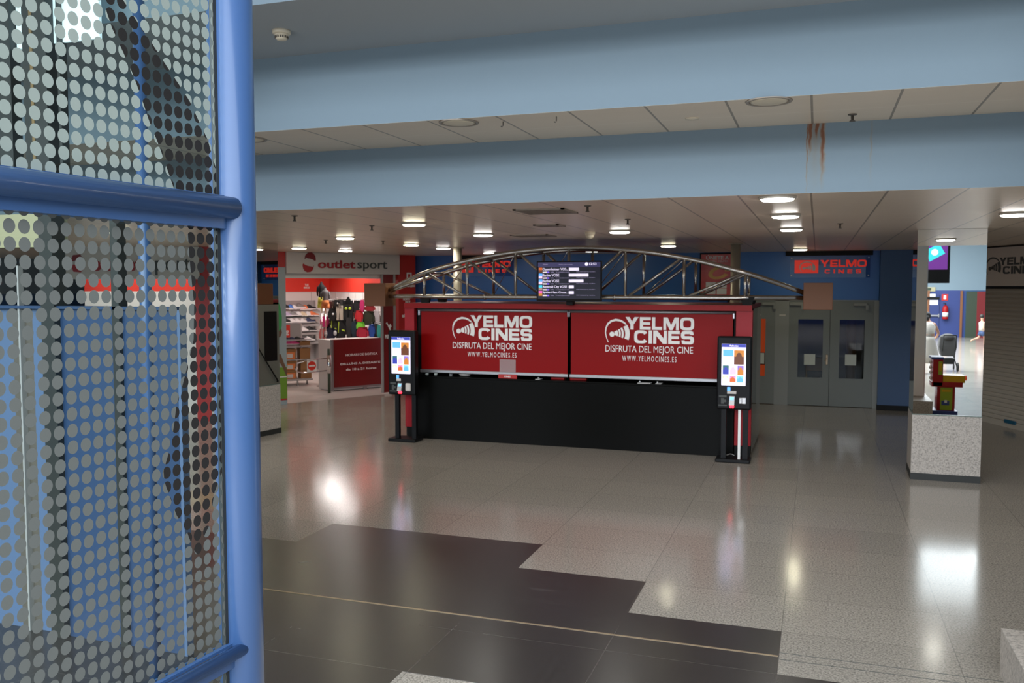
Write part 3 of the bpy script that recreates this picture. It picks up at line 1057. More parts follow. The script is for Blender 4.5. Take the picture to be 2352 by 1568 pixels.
for px, w, lab in ((1238, 0.07, 'small white card lying on the counter below the screen'), (1481, 0.19, 'longer white paper strip on the counter under the right banner'), (1514, 0.085, 'shorter white paper strip on the counter under the right banner')):
    o = MB().b2((-w / 2, -0.08, 0), (w / 2, 0.08, 0.004)).b2((-w / 2, 0.05, 0.0), (-w / 2 + 0.02, 0.08, 0.02)).build('paper_strip', 'white_print')
    o.location = (on_counter(px, 0, .12), YB0 + 0.12, ZT)
    tag(o, lab, 'paper')

# =================================================================== TRUSS
tr = thing('roof_truss', 'curved steel lattice truss spanning over the ticket booth', 'truss', (-3.42, 13.0, 2.2))
arch = lambda d: 0.76 - 0.0625 * d * d


def wid(d):
    k = (3.2 - abs(d)) / 0.78
    return 0.03 + 0.34 * max(0, min(1, k))


FN = [-2.39, -1.67, -0.885, -0.055, 0.79, 1.63, 2.47]
RN = [-2.38, -1.51, -0.67, 0.12, 0.92, 1.70, 2.47]
for s, nm in ((-1, 'front'), (1, 'rear')):
    ds = [-3.2 + 6.45 * i / 44 for i in range(45)]
    part('top_chord', 'steel', tr, lambda m: m.tube([(d, s * wid(d), arch(d)) for d in ds], 0.034, 14))
    part('bottom_chord', 'steel', tr, lambda m: m.tube([(d, s * wid(d), 0.035) for d in ds], 0.032, 14))
    nodes = FN if s < 0 else RN
    for i, d in enumerate(nodes):
        part('strut', 'steel', tr, lambda m: m.tube([(d, s * wid(d), 0.035), (d, s * wid(d), arch(d))], 0.022))
        if i < 3:
            e = nodes[i + 1]
            part('diagonal', 'steel', tr, lambda m: m.tube([(d + 0.03, s * wid(d), arch(d)), (e - 0.03, s * wid(e), 0.04)], 0.021))
        elif i > 3:
            e = nodes[i - 1]
            part('diagonal', 'steel', tr, lambda m: m.tube([(d - 0.03, s * wid(d), arch(d)), (e + 0.03, s * wid(e), 0.04)], 0.021))
for a, b_ in zip(FN, RN):
    part('cross_bar', 'steel', tr, lambda m: m.tube([(a, -wid(a), 0.035), (b_, wid(b_), 0.035)], 0.018))
    part('cross_bar', 'steel', tr, lambda m: m.tube([(a, -wid(a), arch(a)), (b_, wid(b_), arch(b_))], 0.018))
for i in range(6):
    a, b_ = RN[i], FN[i + 1]
    part('bracing_rod', 'steel', tr, lambda m: m.tube([(a, wid(a), 0.05), (b_, -wid(b_), arch(b_) - 0.02)], 0.007, 6))
for a in (-1.39, 0.62):
    part('coupling', 'steel', tr, lambda m: m.tube([(a, -0.37, 0.035), (a + 0.03, -0.37, 0.035)], 0.046, 14))
for a in (-2.39, 2.50):
    part('saddle', 'black_matt', tr, lambda m: m.plate([(a - 0.06, -0.062), (a + 0.06, -0.062), (a + 0.10, 0.05), (a - 0.10, 0.05)], -0.36, -0.30))
    part('saddle', 'black_matt', tr, lambda m: m.plate([(a - 0.06, -0.062), (a + 0.06, -0.062), (a + 0.10, 0.05), (a - 0.10, 0.05)], 0.30, 0.36))
for x0, x1, lab in ((-6.965, -6.585, 'left'), (-0.185, 0.197, 'right')):
    part('end_block', ['brown_block', 'brown_edge'], tr, lambda m: m.b2((x0 + 3.42, -0.19, -0.125), (x1 + 3.42, 0.19, 0.245), bev=0.006), label='brown wooden end block of the truss')

# =================================================================== SCREEN
TVY = 12.44
p, q = at_y(1232, 691, TVY), at_y(1381, 598.5, TVY)
TX0, TZ0, TW, TH = p.x, p.z, q.x - p.x, q.z - p.z
tv = thing('programme_screen', 'black flat screen listing film showtimes in front of the truss', 'screen', (TX0, TVY, TZ0))
part('bezel', 'black_matt', tv, lambda m: m.b2((0, 0, 0), (TW, 0.07, TH), bev=0.008))
part('bracket', 'black_matt', tv, lambda m: m.b2((TW * .4, 0.07, TH * .0), (TW * .6, 0.12, TH * .7)).b2((TW * .45, 0.06, -0.06), (TW * .55, 0.19, 0.02)))
mat('tv_dark', (0.006, 0.006, 0.010), 0.25, emit=0.5, ecol=(0.012, 0.011, 0.026))
mat('tv_header', (0.02, 0.02, 0.05), 0.3, emit=1.0, ecol=(0.030, 0.026, 0.085))
mat('tv_text', (0.8, 0.75, 0.9), 0.4, emit=0.85, ecol=(0.80, 0.72, 0.95))
mat('tv_dim', (0.3, 0.27, 0.4), 0.4, emit=0.6, ecol=(0.30, 0.26, 0.42))
mat('tv_violet', (0.2, 0.1, 0.7), 0.4, emit=0.9, ecol=(0.22, 0.12, 0.85))
for nm, c in (('t_orange', (0.50, 0.10, 0.02)), ('t_sky', (0.10, 0.36, 0.85)), ('t_pink', (0.75, 0.30, 0.62)), ('t_cyan', (0.04, 0.52, 0.70)), ('t_tan', (0.30, 0.19, 0.16)),
              ('t_magenta', (0.62, 0.10, 0.40)), ('t_gold', (0.45, 0.16, 0.02)), ('t_teal', (0.02, 0.10, 0.11)), ('t_grey', (0.62, 0.55, 0.60)), ('t_purple', (0.22, 0.13, 0.45)), ('t_beige', (0.66, 0.55, 0.36)),
              ('t_rose', (0.70, 0.22, 0.40)), ('t_blue', (0.18, 0.48, 0.85)), ('t_white', (0.86, 0.80, 0.96)), ('t_navy', (0.03, 0.04, 0.30)), ('t_violet', (0.55, 0.42, 0.92)), ('t_brown', (0.10, 0.03, 0.01)), ('t_lpink', (0.85, 0.55, 0.80))):
    mat(nm, c, 0.35, emit=0.95, ecol=c)
ux = lambda zx: (zx - 140) / 1670 * TW
uz = lambda zy: (1450 - zy) / 1030 * TH
scn = part('display', 'tv_dark', tv, lambda m: m.b2((ux(180), -0.002, uz(1390)), (ux(1790), 0.0, uz(450))))
part('header_bar', 'tv_header', scn, lambda m: m.b2((ux(182), -0.004, uz(572)), (ux(1788), -0.002, uz(455))))
text_box('lettering', 'YELMO', ux(310), uz(522), ux(440), uz(490), -0.004, 'tv_dim', scn)
text_box('lettering', 'Horarios y venta de entradas', ux(730), uz(530), ux(1085), uz(495), -0.004, 'tv_dim', scn)
part('clock_dot', 't_white', scn, lambda m: m.plate([(ux(1440) + 0.024 * math.cos(a * PI / 10), uz(502) + 0.024 * math.sin(a * PI / 10)) for a in range(20)], -0.006, -0.004))
text_box('lettering', '12:53', ux(1510), uz(528), ux(1690), uz(470), -0.004, 'tv_text', scn, bold=0.01)
rows = [('Oppenheimer VOS...', 305, 970, 590, 3 * 86, ('t_orange', 't_brown')), ('Barbie VOSE', 308, 738, 742, 5.8 * 86, ('t_sky', 't_lpink')),
        ('Barbie VOSE', 308, 738, 890, 4.35 * 86, ('t_sky', 't_lpink')), ('Asteroid City VOSE', 310, 940, 1042, 1.5 * 86, ('t_cyan', 't_tan')), ('Spider-Man: Cruza...', 312, 968, 1190, 1.5 * 86, ('t_magenta', 't_gold'))]
for body, a, b_, y0, w, th in rows:
    text_box('lettering', body, ux(a), uz(y0 + (85 if 'pp' in body or 'City' in body else 74)), ux(b_), uz(y0 + 5), -0.003, 'tv_text', scn, bold=0.0)
    part('thumbnail', list(th), scn, lambda m: m.b2((ux(205), -0.004, uz(y0 + 60)), (ux(295), -0.002, uz(y0 - 4)), 0).b2((ux(205), -0.004, uz(y0 + 125)), (ux(295), -0.002, uz(y0 + 60)), 1))
    part('time_tag', 'tv_text', scn, lambda m: m.b2((ux(988), -0.004, uz(y0 + 76)), (ux(988 + w), -0.002, uz(y0 + 2)), bev=0.012))
    part('rating_tag', ['t_grey', 'tv_violet'], scn, lambda m: m.b2((ux(308), -0.004, uz(y0 + 132)), (ux(420), -0.002, uz(y0 + 98)), 0).b2((ux(420), -0.004, uz(y0 + 132)), (ux(478), -0.002, uz(y0 + 98)), 1))
    text_box('lettering', 'Castellano', ux(515), uz(y0 + 122), ux(605), uz(y0 + 98), -0.003, 'tv_dim', scn)
    text_box('lettering', 'Te recomendamos la nueva', ux(650), uz(y0 + 122), ux(1010), uz(y0 + 98), -0.003, 'tv_dim', scn)
    text_box('lettering', 'VOSE Subtitulada Ing. Castellano', ux(1180), uz(y0 + 120), ux(1660), uz(y0 + 96), -0.003, 'tv_dim', scn)

# =================================================================== TICKET KIOSKS
def kiosk(xc, label, right):
    t = thing('ticket_kiosk', label, 'ticket kiosk', (xc, 12.21, 0))
    W, Z0, Z1 = 0.455, 0.728, 1.722
    kx = lambda a: (a - 330) / 390 * W
    kz = lambda b_: Z1 - (b_ - 65) / 840 * (Z1 - Z0)
    part('housing', 'kiosk_black', t, lambda m: m.b2((-W / 2, 0, Z0), (W / 2, 0.14, Z1), bev=0.022))
    s = part('screen', 't_white', t, lambda m: m.b2((kx(188), -0.003, kz(625)), (kx(460), 0.004, kz(150))))
    part('header_bar', 't_navy', s, lambda m: m.b2((kx(189), -0.005, kz(188)), (kx(459), -0.003, kz(151))))
    text_box('lettering', 'Películas', kx(278), kz(180), kx(374), kz(162), -0.005, 't_white', s, bold=0.02)
    for x0, y0, x1, y1, c1, c2 in ((203, 215, 318, 385, 't_sky', 't_lpink'), (328, 220, 440, 385, 't_gold', 't_brown'), (202, 397, 270, 500, 't_teal', 't_navy'), (284, 397, 352, 500, 't_grey', 't_violet'),
                                   (368, 397, 438, 505, 't_purple', 't_gold'), (198, 515, 266, 585, 't_beige', 't_grey'), (282, 515, 350, 587, 't_rose', 't_orange'), (364, 515, 436, 588, 't_blue', 't_sky')):
        ym = y0 + (y1 - y0) * 0.45

        def tile(m):
            m.b2((kx(x0), -0.005, kz(ym)), (kx(x1), -0.003, kz(y0)), 0)
            m.b2((kx(x0), -0.005, kz(y1)), (kx(x1), -0.003, kz(ym)), 1)
            if x0 == 203:
                return
            xc_, zc_ = (kx(x0) + kx(x1)) / 2, kz((y0 + y1) / 2)
            m.plate([(xc_ + 0.3 * (kx(x1) - kx(x0)) * math.cos(a * PI / 8), zc_ + 0.33 * (kz(y0) - kz(y1)) * math.sin(a * PI / 8)) for a in range(16)], -0.006, -0.005, 1 if x0 != 203 else 0)
        part('poster_tile', [c1, c2], s, tile)
    part('notice_sticker', ['t_sky', 'sign_white'], t, lambda m: m.b2((kx(256), -0.004, kz(690)), (kx(292), 0.002, kz(645)), 0).b2((kx(256), -0.004, kz(722)), (kx(358 if right else 320), 0.002, kz(690)), 1))
    rd = part('card_reader', 'rack_grey', t, lambda m: m.add([(kx(280), -0.05, kz(850)), (kx(340), -0.05, kz(850)), (kx(343), -0.02, kz(748)), (kx(284), -0.02, kz(748)), (kx(280), 0.01, kz(850)), (kx(340), 0.01, kz(850)), (kx(343), 0.01, kz(748)), (kx(284), 0.01, kz(748))],
                                                            [(0, 1, 2, 3), (7, 6, 5, 4), (0, 4, 5, 1), (1, 5, 6, 2), (2, 6, 7, 3), (3, 7, 4, 0)]))
    part('reader_display', 't_blue', rd, lambda m: m.add([(kx(290), -0.036, kz(790)), (kx(334), -0.036, kz(790)), (kx(336), -0.026, kz(756)), (kx(292), -0.026, kz(756))], [(0, 1, 2, 3)]))
    for k in (297, 322):
        part('scanner_light', 'led_red', t, lambda m: m.ellipsoid((kx(k), -0.006, kz(870)), (0.017, 0.014, 0.021)))
    part('instructions', 'dark_text', t, lambda m: m.b2((kx(165), -0.003, kz(765)), (kx(250), 0.002, kz(742))).b2((kx(188), -0.003, kz(838)), (kx(222), 0.002, kz(775))).b2((kx(222), -0.003, kz(820)), (kx(245), 0.002, kz(792))).b2((kx(158), -0.003, kz(864)), (kx(255), 0.002, kz(850))))
    if right:
        part('ticket_slot', 'steel_bright', t, lambda m: m.b2((kx(392), -0.012, kz(832)), (kx(425), 0.002, kz(762)), bev=0.006).b2((kx(425), -0.006, kz(832)), (kx(468), 0.002, kz(762)), bev=0.004))
    else:
        part('receipt_roll', 'sign_white', t, lambda m: m.b2((kx(395), -0.035, kz(850)), (kx(470), 0.004, kz(745)), bev=0.016))
    part('leg', 'kiosk_black', t, lambda m: m.b2((-0.165 if right else -0.14, 0.05, 0.05), (-0.10 if right else -0.072, 0.11, Z0 + 0.02)))
    part('leg', 'kiosk_black', t, lambda m: m.b2((0.12 if right else 0.145, 0.05, 0.05), (0.19 if right else 0.215, 0.11, Z0 + 0.02)))
    part('base_plate', 'kiosk_black', t, lambda m: m.b2((-0.235, -0.01, 0), (0.225, 0.30, 0.05), bev=0.012))
    return t


kl = kiosk(-6.01, 'black ticket kiosk with lit screen at the left end of the booth', False)
kr = kiosk(-1.045, 'black ticket kiosk with lit screen at the right end of the booth', True)
part('cable_duct', 'white_print', kr, lambda m: m.b2((0.06, 0.035, 0.045), (0.095, 0.06, 0.74), bev=0.004), label='white cable duct')
cb = MB().tube([(-1.19 + 0.013 * i, 12.585 - 0.004 * i, 0.008 + 0.05 * math.sin(min(PI, i * PI / 14))) for i in range(15)], 0.006, 8).build('cable', 'rack_grey')
tag(cb, 'grey cable looping over the floor behind the right kiosk', 'cable')

# =================================================================== CEILING FITTINGS
def make_lamp(label, x, y, warm):
    t = thing('ceiling_light', label, 'ceiling light', (x, y, ZC), 0, 'recessed round ceiling lights')
    part('rim', 'lamp_rim', t, lambda m: m.lathe([(0.122, -0.0), (0.122, -0.022), (0.138, -0.022), (0.142, -0.008), (0.142, 0.0)], n=32))
    part('diffuser', 'lamp_warm' if warm else 'lamp_cool', t, lambda m: m.lathe([(0.121, -0.022), (0.118, -0.030), (0.110, -0.033), (0.001, -0.035)], n=32))
    return t


for label, x, y, warm in (
        ('large bright ceiling light touching the lower edge of the blue fascia', -0.31, 7.19, False),
        ('bright ceiling light second from the fascia in the row leading to the grey doors', -0.31, 9.0, False),
        ('bright ceiling light third from the fascia in the row leading to the grey doors', -0.315, 11.15, False),
        ('small ceiling light right above the glass sign over the grey doors', -0.325, 17.3, True),
        ('bright ceiling light above the right half of the truss arch', -2.35, 10.92, False),
        ('dim ceiling light in front of the blue wall left of the red poster', -2.39, 14.98, True),
        ('wide yellowish ceiling light nearest the fascia above the truss left half', -4.20, 8.87, True),
        ('bright white ceiling light between the yellow one and the truss crown', -4.195, 10.98, False),
        ('greenish ceiling light showing under the truss arch beside the screen', -4.15, 16.75, True),
        ('yellow ceiling light above the right end of the white shop sign', -6.34, 13.28, True),
        ('white ceiling light touching the left beige service column', -6.32, 14.55, False),
        ('white ceiling light just above the left flank of the truss arch', -6.33, 16.95, False),
        ('warm ceiling light higher above the middle of the white shop sign', -6.30, 11.05, True),
        ('yellow ceiling light above the left end of the white shop sign', -8.74, 13.7, True),
        ('white ceiling light at the top edge of the white shop sign', -8.55, 15.0, False),
        ('ceiling light cut off by the right edge of the picture', 1.75, 9.5, False)):
    make_lamp(label, x, y, warm)
# further lamps of the same grid to the left, seen through the dotted glass
for label, x, y, warm in (('yellow ceiling light seen through the dotted glass, left one of two', -8.35, 9.0, True),
                          ('white ceiling light seen through the dotted glass, right one of two', -8.35, 10.9, False)):
    make_lamp(label, x, y, warm)


def sprinkler(x, y, label):
    t = thing('sprinkler', label, 'sprinkler', (x, y, ZC), 0, 'sprinkler heads')
    part('rosette', 'vent_grey', t, lambda m: m.lathe([(0.032, 0), (0.030, -0.006), (0.012, -0.01)], n=16))
    part('nozzle', 'vent_grey', t, lambda m: m.lathe([(0.010, -0.004), (0.010, -0.045), (0.018, -0.05), (0.018, -0.055)], n=12))


for x, y, lab in ((-4.875, 7.57, 'dark sprinkler head near the fascia above the shop sign'), (-4.84, 9.1, 'dark sprinkler head left of the wide yellow ceiling light'), (-1.885, 7.45, 'sprinkler head near the fascia right of the ceiling vent'),
                  (-1.87, 9.08, 'sprinkler head above the bright light over the truss right half'), (0.22, 10.48, 'sprinkler head right of the row of lights to the doors'), (-7.0, 11.7, 'small sprinkler head between the fascia and the yellow lights on the left'), (-6.3, 12.2, 'small sprinkler head above the shop sign lettering')):
    sprinkler(x, y, lab)
sp = thing('sprinkler', 'sprinkler head under the upper soffit right of the rust stain', 'sprinkler', (0.205, 6.71, ZS), 0, 'sprinkler heads')
part('rosette', 'vent_grey', sp, lambda m: m.lathe([(0.032, 0), (0.030, -0.006), (0.012, -0.01)], n=16))
part('nozzle', 'vent_grey', sp, lambda m: m.lathe([(0.010, -0.004), (0.010, -0.04), (0.02, -0.046), (0.02, -0.05)], n=12))


def vent(x0, y0, x1, y1, label, n=9):
    t = thing('ceiling_vent', label, 'vent', ((x0 + x1) / 2, (y0 + y1) / 2, ZC), 0, 'ceiling air vents')
    w, d = x1 - x0, y1 - y0
    part('frame', 'vent_slat', t, lambda m: m.b2((-w / 2, -d / 2, -0.012), (w / 2, -d / 2 + 0.03, 0)).b2((-w / 2, d / 2 - 0.03, -0.012), (w / 2, d / 2, 0)).b2((-w / 2, -d / 2, -0.012), (-w / 2 + 0.03, d / 2, 0)).b2((w / 2 - 0.03, -d / 2, -0.012), (w / 2, d / 2, 0)))
    part('grille', ['vent_grey', 'vent_slat'], t, lambda m: [m.b2((-w / 2 + .02, -d / 2 + .02, -0.003), (w / 2 - .02, d / 2 - .02, 0), 0)] + [m.box((-w / 2 + 0.04 + (w - 0.08) * (k + .5) / n, 0, -0.008), ((w - 0.08) / n * 0.4, d - 0.06, 0.010), 1) for k in range(n)])


vent(-2.62, 7.60, -2.14, 8.10, 'slatted ceiling vent near the fascia above the screen', 14)
vent(-3.95, 11.35, -3.42, 11.8, 'dark ceiling vent just above the crown of the truss', 10)
vent(-3.05, 9.55, -2.75, 9.85, 'small dark ceiling vent between the fascia vent and the truss crown', 6)
for x, y, lab in ((-0.325, 6.06, 'round unlit recessed fitting in the soffit left of the rust stain'), (-2.52, 6.10, 'round unlit recessed fitting with a dark gap in the soffit above the screen'), (-4.43, 6.22, 'round recessed fitting at the left end of the soffit beside the blue post')):
    t = thing('recessed_fitting', lab, 'ceiling fitting', (x, y, ZS), 0, 'round fittings in the soffit')
    part('ring', 'vent_slat', t, lambda m: m.lathe([(0.128, -0.001), (0.128, -0.008), (0.145, -0.008), (0.150, 0.0)], n=36))
    part('cover', 'detector_cream', t, lambda m: m.lathe([(0.126, -0.003), (0.10, -0.010), (0.001, -0.012)], n=36))
t = thing('recessed_fitting', 'small flat round plate in the soffit right of the screen', 'ceiling fitting', (-0.877, 6.5, ZS))
part('cover', 'detector_cream', t, lambda m: m.lathe([(0.05, 0), (0.048, -0.006), (0.02, -0.008), (0.001, -0.014)], n=24))
for x, y, lab in ((-2.2, 6.17, 'small dark hook in the soffit right of the round fitting'), (-1.78, 6.12, 'tiny dark hook in the soffit above the screen')):
    o = MB().tube([(0, 0, 0), (0, 0, -0.03), (-0.008, 0, -0.04), (-0.016, 0, -0.034)], 0.004, 8).build('hook', 'vent_grey')
    o.location = (x, y, ZS)
    tag(o, lab, 'hook')
sd = thing('smoke_detector', 'cream smoke detector on the upper ceiling beside the blue post', 'smoke detector', (-3.527, 5.35, ZU))
part('base', 'detector_cream', sd, lambda m: m.lathe([(0.062, 0), (0.062, -0.022), (0.056, -0.026)], n=32))
part('head', 'detector_cream', sd, lambda m: m.lathe([(0.050, -0.024), (0.046, -0.036), (0.043, -0.038), (0.040, -0.056), (0.032, -0.064), (0.001, -0.066)], n=32))
part('vent_slots', 'vent_grey', sd, lambda m: [m.box((0.0425 * math.cos(a * PI / 8), 0.0425 * math.sin(a * PI / 8), -0.047), (0.008, 0.008, 0.014), rz=a * PI / 8) for a in range(16)])
cd = thing('dome_camera', 'small cream dome hanging from the ceiling above the truss crown', 'dome camera', (-2.775, 11.1, ZC))
part('mount', 'detector_cream', cd, lambda m: m.lathe([(0.065, 0), (0.065, -0.03)], n=24))
part('dome', 'detector_cream', cd, lambda m: m.lathe([(0.06, -0.03), (0.05, -0.065), (0.02, -0.085), (0.001, -0.088)], n=24))

# =================================================================== SPORTS SHOP ON THE LEFT
SF = Plane(-10.2, 15.35, 1.63, 2.79)


def on_plane(pl, name, label, cat, u=0.0, z=0.0, off=0.0, group=None):
    return thing(name, label, cat, pl.pt(u, z, off), pl.rz, group)


def wall_seg(m, pl, u0, u1, z0, z1, v0, v1, mi=0):
    """v counts inward, away from the viewer"""
    P = [pl.pt(u0, 0, -v0), pl.pt(u1, 0, -v0), pl.pt(u1, 0, -v1), pl.pt(u0, 0, -v1)]
    m.prism([(p.x, p.y) for p in P], z0, z1, mi)


struct(part('wall_shop_front', ['shop_panel_grey', 'shop_red_deep'], None, lambda m: (wall_seg(m, SF, -0.13, 0.075, 0, 2.78, 0, 0.1, 0), wall_seg(m, SF, -0.13, 0.075, 2.78, ZC, -0.01, 0.1, 1), wall_seg(m, SF, 2.785, 3.24, 0, ZC, 0, 0.3, 1))))
struct(part('trim_6', 'shop_white', None, lambda m: wall_seg(m, SF, 0.075, 2.785, 2.56, ZC, 0.12, 0.2)))
sg = on_plane(SF, 'shop_sign', 'white fascia sign with red and grey lettering over the sports shop entrance', 'sign', 0.082, 2.655, 0.05)
part('board', 'sign_white', sg, lambda m: m.b2((0, 0, 0), (2.703, 0.15, 0.43)))
text_box('lettering', 'outlet', 0.695, 0.115, 1.575, 0.285, -0.001, 'logo_red', sg, bold=0.018, depth=0.02)
text_box('lettering', 'sport', 1.63, 0.060, 2.37, 0.270, -0.001, 'dark_text', sg, bold=0.0, depth=0.02)


def swoosh(m):
    up = [(0.0, 0.17), (0.01, 0.235), (0.06, 0.28), (0.115, 0.285), (0.155, 0.265), (0.185, 0.22), (0.195, 0.165), (0.185, 0.14), (0.15, 0.165), (0.095, 0.18), (0.05, 0.185), (0.02, 0.20)]
    S = 1.25
    for k in (0, 1):
        P = [(0.37 + (x if k == 0 else 0.195 - x) * S, 0.05 + (z if k == 0 else 0.31 - z) * S * 0.98) for x, z in up]
        P = [(x + (0.03 if k == 0 else -0.02), z + (0.035 if k == 0 else -0.055)) for x, z in P]
        m.plate(P, -0.02, 0.0, k)


part('emblem', ['logo_maroon', 'logo_red'], sg, swoosh)

# the poster strip with the runner
rp = on_plane(SF, 'runner_poster', 'tall printed panel of a runner in green beside the mirrored left pillar', 'poster', -0.115, 0.10, 0.012)
part('backing', 'shop_panel_grey', rp, lambda m: m.b2((0, 0, 0), (0.185, 0.01, 2.66)))
mat('grass_print', (0.16, 0.30, 0.03), 0.5)
mat('shirt_green', (0.05, 0.36, 0.10), 0.5)
mat('runner_skin', (0.16, 0.08, 0.045), 0.6)
part('grass', 'grass_print', rp, lambda m: m.b2((0.0, -0.003, 0.02), (0.185, 0.0, 0.66)))
part('divider', 'shop_white', rp, lambda m: m.b2((0.0, -0.005, 0.455), (0.185, -0.001, 0.475)))
part('red_edge', 'shop_red_deep', rp, lambda m: m.b2((0.0, -0.004, -0.01), (0.185, 0.0, 0.02)))
part('runner_torso', 'shirt_green', rp, lambda m: m.plate([(0.0, 1.35), (0.06, 1.40), (0.085, 1.50), (0.09, 1.68), (0.06, 1.88), (0.02, 1.98), (0.0, 2.0)], -0.006, -0.001))
part('runner_arm', 'runner_skin', rp, lambda m: m.plate([(0.0, 1.26), (0.05, 1.28), (0.085, 1.36), (0.07, 1.44), (0.03, 1.40), (0.0, 1.42)], -0.009, -0.006))
part('runner_shorts', 'shop_panel_grey', rp, lambda m: m.plate([(0.0, 0.93), (0.05, 0.93), (0.06, 1.0), (0.02, 1.12), (0.0, 1.15)], -0.009, -0.006))
part('runner_leg', 'runner_skin', rp, lambda m: m.plate([(0.0, 0.80), (0.09, 0.66), (0.15, 0.52), (0.185, 0.46), (0.185, 0.60), (0.12, 0.75), (0.05, 0.93), (0.0, 0.96)], -0.007, -0.003))

# red pilaster prints
bp = on_plane(SF, 'brand_panel', 'narrow red panel of white sports marks between grey posts at the shop entrance', 'sign panel', 2.385, 0.05, -0.02)
part('post', 'rack_grey', bp, lambda m: m.b2((-0.035, -0.02, 0), (0.0, 0.04, 2.60)))
part('post', 'rack_grey', bp, lambda m: m.b2((0.27, -0.02, 0), (0.32, 0.04, 2.60)))
part('panel', 'counter_red', bp, lambda m: m.b2((0, 0, 0), (0.27, 0.03, 2.60)))
part('print', 'white_print', bp, lambda m: (m.plate([(0.05, 2.34), (0.075, 2.26), (0.11, 2.25), (0.25, 2.40), (0.11, 2.32), (0.085, 2.32), (0.07, 2.37)], -0.004, 0),
                                           m.plate([(0.07, 1.52), (0.11, 1.50), (0.15, 1.42), (0.20, 1.33), (0.19, 1.42), (0.22, 1.46), (0.19, 1.52), (0.15, 1.47), (0.10, 1.56)], -0.004, 0)))
text_box('lettering', 'PUMA', 0.05, 1.19, 0.215, 1.28, -0.001, 'white_print', bp, bold=0.05)
pl_ = on_plane(SF, 'pilaster_print', 'white sports marks printed down the red pilaster right of the shop entrance', 'lettering', 2.80, 0.0, 0.002)
part('mark', 'white_print', pl_, lambda m: (m.b2((0.20, -0.004, 2.56), (0.235, 0, 2.70)), m.b2((0.30, -0.004, 2.56), (0.335, 0, 2.70)), m.b2((0.20, -0.004, 2.67), (0.335, 0, 2.70))))
text_box('lettering', 'Champion', 0.16, 2.36, 0.42, 2.44, -0.001, 'white_print', pl_, bold=0.02)
text_box('lettering', 'THE', 0.10, 2.14, 0.22, 2.19, -0.001, 'white_print', pl_, bold=0.04)
text_box('lettering', 'NORTH', 0.10, 2.08, 0.28, 2.13, -0.001, 'white_print', pl_, bold=0.04)
text_box('lettering', 'FACE', 0.16, 2.02, 0.29, 2.07, -0.001, 'white_print', pl_, bold=0.04)
text_box('lettering', 'asics', 0.07, 1.70, 0.20, 1.78, -0.001, 'white_print', pl_, bold=0.04)
text_box('lettering', 'G', 0.09, 1.25, 0.20, 1.40, -0.001, 'white_print', pl_, bold=0.05)

# interior shell of the shop
VB, UR = 6.6, 4.75
mat('shop_floor', (0.52, 0.46, 0.42), 0.3)
struct(part('floor_shop', 'shop_floor', None, lambda m: wall_seg(m, SF, -3.0, 9.0, -0.05, 0.003, 0.1, 8.0)))
SBK = Plane(*SF.pt(0, 0, -VB).to_2d(), SF.e.x, SF.e.y)
_cu = SBK.uv(757, 660)[0]
_srp = SBK.pt(_cu, 0)
_near = SF.pt(3.35, 0, -0.4)
SRT = Plane(_srp.x, _srp.y, _near.x - _srp.x, _near.y - _srp.y)
LRT = (_near - _srp).length


def back_walls(m):
    for pl, u0, u1 in ((SBK, _cu - 6.0, _cu), (SRT, 0, LRT)):
        wall_seg(m, pl, u0, u1, 2.235, ZC, 0, 0.1, 0)
        wall_seg(m, pl, u0, u1, 0, 2.235, 0, 0.1, 1)
        k = u0
        while k < u1:
            wall_seg(m, pl, k, k + 0.012, 0.0, 2.235, -0.004, 0, 2)
            k += 0.6 if pl is SRT else 0.9
        wall_seg(m, pl, u0, u1, 2.225, 2.24, -0.006, 0, 2)


struct(part('wall_shop_back', ['shop_red', 'shop_white', 'rack_grey'], None, back_walls))
fu, fz = SBK.uv(704, 657)
fs = on_plane(SBK, 'frieze_lettering', 'small white lettering on the bright red frieze inside the shop', 'lettering', fu - 0.09, fz - 0.07, 0.008)
text_box('lettering', 'TUS', 0.03, 0.07, 0.15, 0.14, 0, 'white_print', fs, bold=0.03)
text_box('lettering', 'MARCAS', 0.0, 0.0, 0.18, 0.055, 0, 'white_print', fs, bold=0.03)
for k, (u, v) in enumerate(((2.6, 1.6), (4.6, 1.9), (3.4, 4.2), (5.4, 4.4), (1.6, 4.0))):  # unseen lights added to brighten the shop interior
    lp = on_plane(SF, 'unseen_shop_light', 'unseen light panel added on the shop ceiling', 'ceiling light', u, ZC - 0.03, -v, 'added shop lights')
    part('housing', 'shop_white', lp, lambda m: m.b2((-0.3, -0.6, 0.0), (0.3, 0.6, 0.03)))
    part('tube_panel', 'shop_fill', lp, lambda m: m.b2((-0.27, -0.57, -0.01), (0.27, 0.57, 0.0)))

# shoe rack on the back wall
SHP = Plane(*SF.pt(0, 0, -VB + 0.35).to_2d(), SF.e.x, SF.e.y)
ru0, ru1 = SHP.uv(655, 780)[0] - 0.8, SHP.uv(736, 780)[0]
rack = on_plane(SHP, 'shoe_rack', 'grey wall rack of sloping shoe shelves at the back of the shop', 'shoe rack', ru0, 0)
zs_ = [SHP.uv(700, y)[1] for y in (713, 728, 744, 763, 785)]
part('back_panel', 'rack_grey', rack, lambda m: m.b2((0, 0.30, 0.1), (ru1 - ru0, 0.33, zs_[0] + 0.28)))
for z in zs_:
    part('shelf', 'rack_grey', rack, lambda m: m.add([(0, 0, z - 0.07), (ru1 - ru0, 0, z - 0.07), (ru1 - ru0, 0.30, z + 0.05), (0, 0.30, z + 0.05), (0, 0, z - 0.01), (ru1 - ru0, 0, z - 0.01), (ru1 - ru0, 0.30, z + 0.07), (0, 0.30, z + 0.07)],
                                                  [(3, 2, 1, 0), (4, 5, 6, 7), (0, 1, 5, 4), (1, 2, 6, 5), (2, 3, 7, 6), (3, 0, 4, 7)]))
